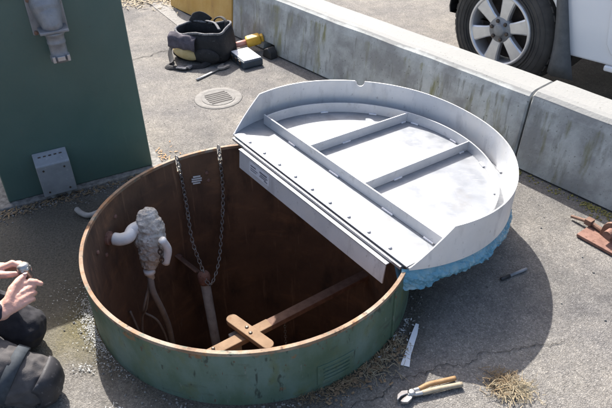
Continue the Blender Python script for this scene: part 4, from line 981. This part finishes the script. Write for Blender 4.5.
for _ in range(90):
    x, y = random.uniform(-.9, 1.3), random.uniform(1.1, 3.4)
    if (V((x, y, 0)) - TC).length > 0.66: flake(x, y, random.uniform(.001, .003))
o = obj('paint_chips', bm, MAT['chips']); tag(o, 'white paint flakes scattered on the ground round the foot of the tank', 'flakes', kind='stuff')
# gravel along the cabinet foot, the tank and scattered
sp_ = []
for _ in range(700):
    p = G0 + CE * random.uniform(-.15, .85) + CN * (0.04 + abs(G(0, .05))); sp_.append((p.x, p.y))
for _ in range(600):
    p = tw(random.uniform(0, 360), 0, 0.648 + abs(G(0, .03))); sp_.append((p.x, p.y))
for _ in range(160):
    x, y = random.uniform(-1.5, 1.7), random.uniform(1.0, 4.0)
    if (V((x, y, 0)) - TC).length > 0.66: sp_.append((x, y))
clumps('gravel', sp_, MAT['stones'], 'loose gravel along the cabinet foot and round the tank', 'gravel', (0.0015, 0.006), 0.7)
sp_ = []
for _ in range(260):
    p = G0 + CE * random.uniform(-.1, .8) + CN * (0.05 + abs(G(0, .035))); sp_.append((p.x, p.y, 0.004))
blades('leaf_litter', sp_, MAT['straw_dark'], 'brown leaf litter along the foot of the green cabinet', (0.008, 0.03), 0.002, 0.5)

MAT['leaf'] = M('dead_orange_leaf', (0.34, 0.17, 0.07), (0.42, 0.30, 0.18), 60, 0.9)
sp_ = [(-0.765 + G(0, .035), 2.84 + G(0, .06), 0.004) for _ in range(70)]
blades('leaf_litter', sp_, MAT['leaf'], 'dead orange leaves at the right corner of the green cabinet', (0.008, 0.02), 0.0022, 0.4)

# ------------------------------------------------------------------ person kneeling at the left
man = thing('person', 'person kneeling beside the tank in dark work clothes holding a small metal fitting', 'person', (-1.25, 1.48, 0))
hipN, hipF = V((-1.33, 1.36, 0.30)), V((-1.36, 1.60, 0.30))
knN, knF = V((-0.905, 1.335, 0.09)), V((-1.035, 1.572, 0.09))
anN, anF = V((-1.40, 1.33, 0.07)), V((-1.46, 1.62, 0.07))
pel = V((-1.37, 1.48, 0.34)); ch = V((-1.36, 1.48, 0.66)); nk = V((-1.33, 1.49, 0.86)); hd = V((-1.27, 1.50, 0.99))
shN, shF = V((-1.34, 1.30, 0.77)), V((-1.34, 1.67, 0.77))
elN, elF = V((-1.30, 1.27, 0.46)), V((-1.32, 1.72, 0.46))
wrN, wrF = V((-1.010, 1.470, 0.275)), V((-1.115, 1.650, 0.315))
body = BM()
capsule(body, pel, 0.14, ch, 0.145); capsule(body, hipN, 0.09, hipF, 0.09); capsule(body, ch + V((0, -.1, .04)), 0.08, ch + V((0, .1, .04)), 0.08)
capsule(body, shN, 0.062, shF, 0.062); capsule(body, nk + V((0, 0, -.06)), 0.058, nk + V((0.01, 0, .05)), 0.055)
ball(body, hd + V((0, 0, .03)), (0.098, 0.078, 0.105), 20); ball(body, hd + V((0.03, 0, -.055)), (0.062, 0.055, 0.06), 16)
ball(body, hd + V((0.098, 0, -0.015)), (0.020, 0.014, 0.022), 10)                       # nose
for s in (-1, 1):
    ball(body, hd + V((-0.005, 0.078 * s, 0.0)), (0.018, 0.010, 0.030), 10)
    ball(body, hd + V((0.084, 0.030 * s, 0.038)), (0.016, 0.024, 0.010), 10)            # brow
ball(body, hd + V((0.080, 0, -0.062)), (0.012, 0.026, 0.007), 10); ball(body, hd + V((0.076, 0, -0.095)), (0.018, 0.024, 0.018), 10)
for s, h, k, a in ((0, hipN, knN, anN), (1, hipF, knF, anF)):
    capsule(body, h, 0.085, k, 0.055); capsule(body, k, 0.052, a, 0.036); capsule(body, a, 0.034, a + V((-0.13, 0, -0.02)), 0.026)
for s, e, w in ((shN, elN, wrN), (shF, elF, wrF)):
    capsule(body, s, 0.050, e, 0.041); capsule(body, e, 0.040, e.lerp(w, 0.45), 0.037); capsule(body, e.lerp(w, 0.45), 0.037, w, 0.027)
def finger(pts, rs):
    pts = [V(p) for p in pts]
    for (p, q), (r, s) in zip(zip(pts, pts[1:]), zip(rs, rs[1:])): capsule(body, p, r, q, s, 12)
# near (right) hand: back of the hand to the camera, fingers curled under, thumb out to the tip on the right
HS = 0.85
def nh(p): return wrN + (V(p) - wrN) * HS
K = [V((-0.953, 1.577, 0.318)), V((-0.938, 1.560, 0.308)), V((-0.931, 1.542, 0.294)), V((-0.929, 1.525, 0.279))]     # knuckles, index first
fo = (V((-0.962, 1.545, 0.30)) - wrN).normalized()
for k, kn in enumerate(K):
    b0_ = wrN + V((0.004, 0.006, 0.012)) + (kn - K[1]) * 0.35
    capsule(body, nh(b0_), 0.019, nh(kn - (kn - b0_) * 0.12), 0.0128, 12)
def fingerN(p, q): finger([nh(x) for x in p], [x * 0.93 for x in q])
fingerN([K[0], (-0.932, 1.594, 0.320), (-0.914, 1.603, 0.309), (-0.899, 1.606, 0.298)], [0.0135, 0.0122, 0.0112, 0.0096])
fingerN([K[1], (-0.924, 1.584, 0.302), (-0.932, 1.606, 0.278), (-0.952, 1.602, 0.264)], [0.0125, 0.0110, 0.0100, 0.0088])
fingerN([K[2], (-0.919, 1.566, 0.286), (-0.928, 1.590, 0.260), (-0.948, 1.588, 0.248)], [0.0120, 0.0105, 0.0098, 0.0085])
fingerN([K[3], (-0.919, 1.546, 0.270), (-0.928, 1.568, 0.248), (-0.946, 1.568, 0.240)], [0.0110, 0.0095, 0.0088, 0.0078])
fingerN([wrN + V((0.02, 0.025, 0.024)), (-0.982, 1.545, 0.325), (-0.966, 1.583, 0.340), (-0.953, 1.606, 0.342)], [0.019, 0.0165, 0.0125, 0.0100])
# far (left) hand: reaches in from the left behind the fitting
KF = [V((-1.052, 1.618, 0.338)), V((-1.040, 1.636, 0.330)), V((-1.035, 1.650, 0.318)), V((-1.036, 1.662, 0.304))]
for kn in KF:
    b0_ = wrF + (kn - KF[1]) * 0.35; capsule(body, b0_, 0.021, kn - (kn - b0_) * 0.12, 0.0135, 12)
finger([KF[0], (-1.012, 1.628, 0.352), (-0.990, 1.628, 0.342), (-0.974, 1.626, 0.332)], [0.0125, 0.0108, 0.0098, 0.0085])
finger([KF[1], (-0.998, 1.645, 0.336), (-0.978, 1.645, 0.318), (-0.972, 1.636, 0.305)], [0.0125, 0.0108, 0.0098, 0.0085])
finger([KF[2], (-0.995, 1.660, 0.318), (-0.978, 1.655, 0.300), (-0.975, 1.642, 0.288)], [0.0120, 0.0105, 0.0098, 0.0085])
finger([KF[3], (-1.002, 1.668, 0.298), (-0.988, 1.660, 0.282), (-0.985, 1.648, 0.274)], [0.0108, 0.0095, 0.0086, 0.0078])
finger([wrF + V((0.02, -0.02, 0.015)), (-1.062, 1.600, 0.326), (-1.022, 1.594, 0.330), (-0.992, 1.604, 0.326)], [0.018, 0.0155, 0.0120, 0.0095])
remeshed('body', body, MAT['skin'], man, 0.0032, 2, lambda c: 0.0012 * (0.3 - abs(noise.noise(V((c.x * 90 + c.y * 60, c.y * 90 - c.x * 60, c.z * 55))))) + 0.0006 * noise.noise(c * 220) + 0.0012 * noise.noise(c * 60))
bm = BM(); ball(bm, nh((-0.951, 1.608, 0.342)) + V((0.003, 0.001, 0.0082)), (0.0085, 0.006, 0.002), 10, Matrix.Rotation(R_(45), 4, 'Z') @ Matrix.Rotation(R_(12), 4, 'Y')); obj('thumbnail', bm, MAT['nail'], man, True)
bm = BM()
for s in (-1, 1): ball(bm, hd + V((0.083, 0.030 * s, 0.018)), 0.012, 12)
obj('eyes', bm, MAT['paper'], man, True)
bm = BM(); ball(bm, hd + V((-0.016, 0, 0.052)), (0.102, 0.086, 0.100), 20); remeshed('hair', bm, MAT['hair'], man, 0.008, 2, lambda c: 0.006 * noise.noise(c * 60))
# clothes
def folds(k=1.0): return lambda c: k * (0.007 * noise.noise(V((c.x * 9, c.y * 16, c.z * 16))) + 0.009 * (0.3 - abs(noise.noise(V((c.x * 26 + c.z * 14, c.y * 9, c.z * 12))))) + 0.003 * noise.noise(c * 45))
def leg(bm, h, k, a):
    capsule(bm, h, 0.125, k, 0.083); capsule(bm, k + V((-0.02, 0, -0.01)), 0.072, a, 0.058)
bm = BM(); leg(bm, hipN, knN, anN); capsule(bm, hipN, 0.115, hipF, 0.115); capsule(bm, pel, 0.15, pel + V((0, 0, .1)), 0.15)
leg(bm, hipF, knF, anF)
tr = remeshed('trousers', bm, MAT['trousers_grey'], man, 0.006, 3, folds(1.5))
tr.data.materials.append(MAT['trousers_black'])
for p in tr.data.polygons:
    if p.center.y > 1.475: p.material_index = 1
bm = BM(); capsule(bm, pel + V((0, 0, .06)), 0.158, ch, 0.165); capsule(bm, ch + V((0, -.1, .04)), 0.10, ch + V((0, .1, .04)), 0.10); capsule(bm, shN, 0.078, shF, 0.078); capsule(bm, nk + V((0, 0, -.08)), 0.075, nk + V((0, 0, -.02)), 0.066)
for s, e, w in ((shN, elN, wrN), (shF, elF, wrF)):
    capsule(bm, s, 0.072, e, 0.060); q = e.lerp(w, 0.90); capsule(bm, e, 0.060, q, 0.043)
remeshed('jacket', bm, MAT['jacket'], man, 0.006, 3, folds(0.8))
for a in (anN, anF):
    bm = BM(); capsule(bm, a + V((0.03, 0, 0.01)), 0.058, a + V((-0.03, 0, 0)), 0.055); capsule(bm, a + V((-0.04, 0, 0.0)), 0.052, a + V((-0.17, 0, -0.022)), 0.044); remeshed('boot', bm, MAT['boot'], man, 0.006, 3)
# knee pads: shell over the front of each knee, elastic strap behind
for kn, hp_ in ((knN, hipN),):
    d = (kn - hp_); d.z = 0; d.normalize(); s = V((-d.y, d.x, 0)); bm = BM(); g = []
    for i in range(15):
        a = R_(-62) + R_(124) * i / 14; row = []
        for j in range(15):
            b = R_(-70) + R_(128) * j / 14
            n_ = (d * math.cos(b) + up * math.sin(b)) * math.cos(a) + s * math.sin(a)
            row.append(bm.verts.new(kn + V((math.copysign(abs(n_.x) ** 0.8, n_.x) * 0.082, math.copysign(abs(n_.y) ** 0.75, n_.y) * 0.082, math.copysign(abs(n_.z) ** 0.8, n_.z) * 0.082)) + n_ * (0.003 + 0.004 * noise.noise(n_ * 5)) * max(0.0, 1 - (a / R_(64)) ** 4) * max(0.0, 1 - ((b + R_(6)) / R_(66)) ** 4)))
        g.append(row)
    for p, q in zip(g, g[1:]):
        for j in range(14): bm.faces.new((p[j], p[j + 1], q[j + 1], q[j]))
    o = obj('knee_pad', bm, MAT['kneepad'] if kn is knN else MAT['trousers_black'], man, True); o.modifiers.new('s', 'SOLIDIFY').thickness = 0.005
    if kn is knN:
        tdir = (kn - hp_).normalized(); c = kn - tdir * 0.075; x = s; y = tdir.cross(x).normalized(); bm = BM(); cols = []
        for k in range(33):
            a = 2 * math.pi * k / 32; n_ = x * math.cos(a) + y * math.sin(a)
            cols.append([bm.verts.new(c + n_ * r + tdir * w) for r, w in ((0.088, -.020), (0.096, -.018), (0.096, .018), (0.088, .020))])
        for p, q in zip(cols, cols[1:]):
            for e in range(4): bm.faces.new((p[e], p[(e + 1) % 4], q[(e + 1) % 4], q[e]))
        obj('knee_strap', bm, MAT['strap'], man, True)
# small metal fitting held between the hands
fit = thing('pipe_fitting', 'small silver metal fitting held between the fingers of both hands', 'fitting', (-0.962, 1.624, 0.33))
fx = V((-0.35, 0.25, 0.9)).normalized()
bm = BM(); lathe(bm, [(0.010, -0.032), (0.017, -0.030), (0.017, -0.006), (0.021, -0.004), (0.021, 0.018), (0.016, 0.024), (0.008, 0.0245)], (-0.968, 1.612, 0.333), fx, 18); obj('fitting_body', bm, MAT['steel'], fit, True)
bm = BM(); lathe(bm, [(0.0235, -0.001), (0.0235, 0.008)], (-0.968, 1.612, 0.333), fx, 6); obj('hex_collar', bm, MAT['steel'], fit, bevel=0.001)

# ------------------------------------------------------------------ camera, sun, sky
cam = bpy.data.cameras.new('camera'); co = bpy.data.objects.new('camera', cam); COL.objects.link(co)
pt, rl, F = 0.628, -0.0215, 625.0
fw = V((0, math.cos(pt), -math.sin(pt))); rt = V((1, 0, 0)); uu = rt.cross(fw); c, s = math.cos(rl), math.sin(rl)
r2 = rt * c + uu * s; u2 = uu * c - rt * s
co.matrix_world = frame((0, 0, 1.7583), r2, u2, -fw)
cam.sensor_width = 36; cam.lens = F / 612 * 36; cam.clip_start = 0.05; cam.clip_end = 600
scene.camera = co
SD = V((0.285, -0.954, 0)).normalized(); EL = R_(46.3)
sun = bpy.data.lights.new('sun', 'SUN'); so = bpy.data.objects.new('sun', sun); COL.objects.link(so)
sun.energy = 4.4; sun.angle = R_(0.53); sun.color = (1.0, 0.96, 0.905)
ray = V((SD.x * math.cos(EL), SD.y * math.cos(EL), -math.sin(EL)))
so.rotation_euler = ray.to_track_quat('-Z', 'Y').to_euler(); so.location = (-2, 6, 6)
w = bpy.data.worlds.new('World'); scene.world = w; w.use_nodes = True
nt = w.node_tree; bg = nt.nodes['Background']; sky = nt.nodes.new('ShaderNodeTexSky'); sky.sky_type = 'NISHITA'; sky.sun_disc = False
sky.sun_elevation = EL; sky.sun_rotation = math.atan2(-SD.x, -SD.y); sky.air_density = 0.9; sky.dust_density = 4.0; sky.ozone_density = 1.0
nt.links.new(sky.outputs[0], bg.inputs[0]); bg.inputs[1].default_value = 0.13
scene.view_settings.view_transform = 'Standard'; scene.view_settings.look = 'None'; scene.view_settings.gamma = 1.0
scene.view_settings.use_curve_mapping = False; scene.view_settings.exposure = 1.15
scene.render.engine = 'CYCLES'; scene.cycles.max_bounces = 8; scene.cycles.use_denoising = True
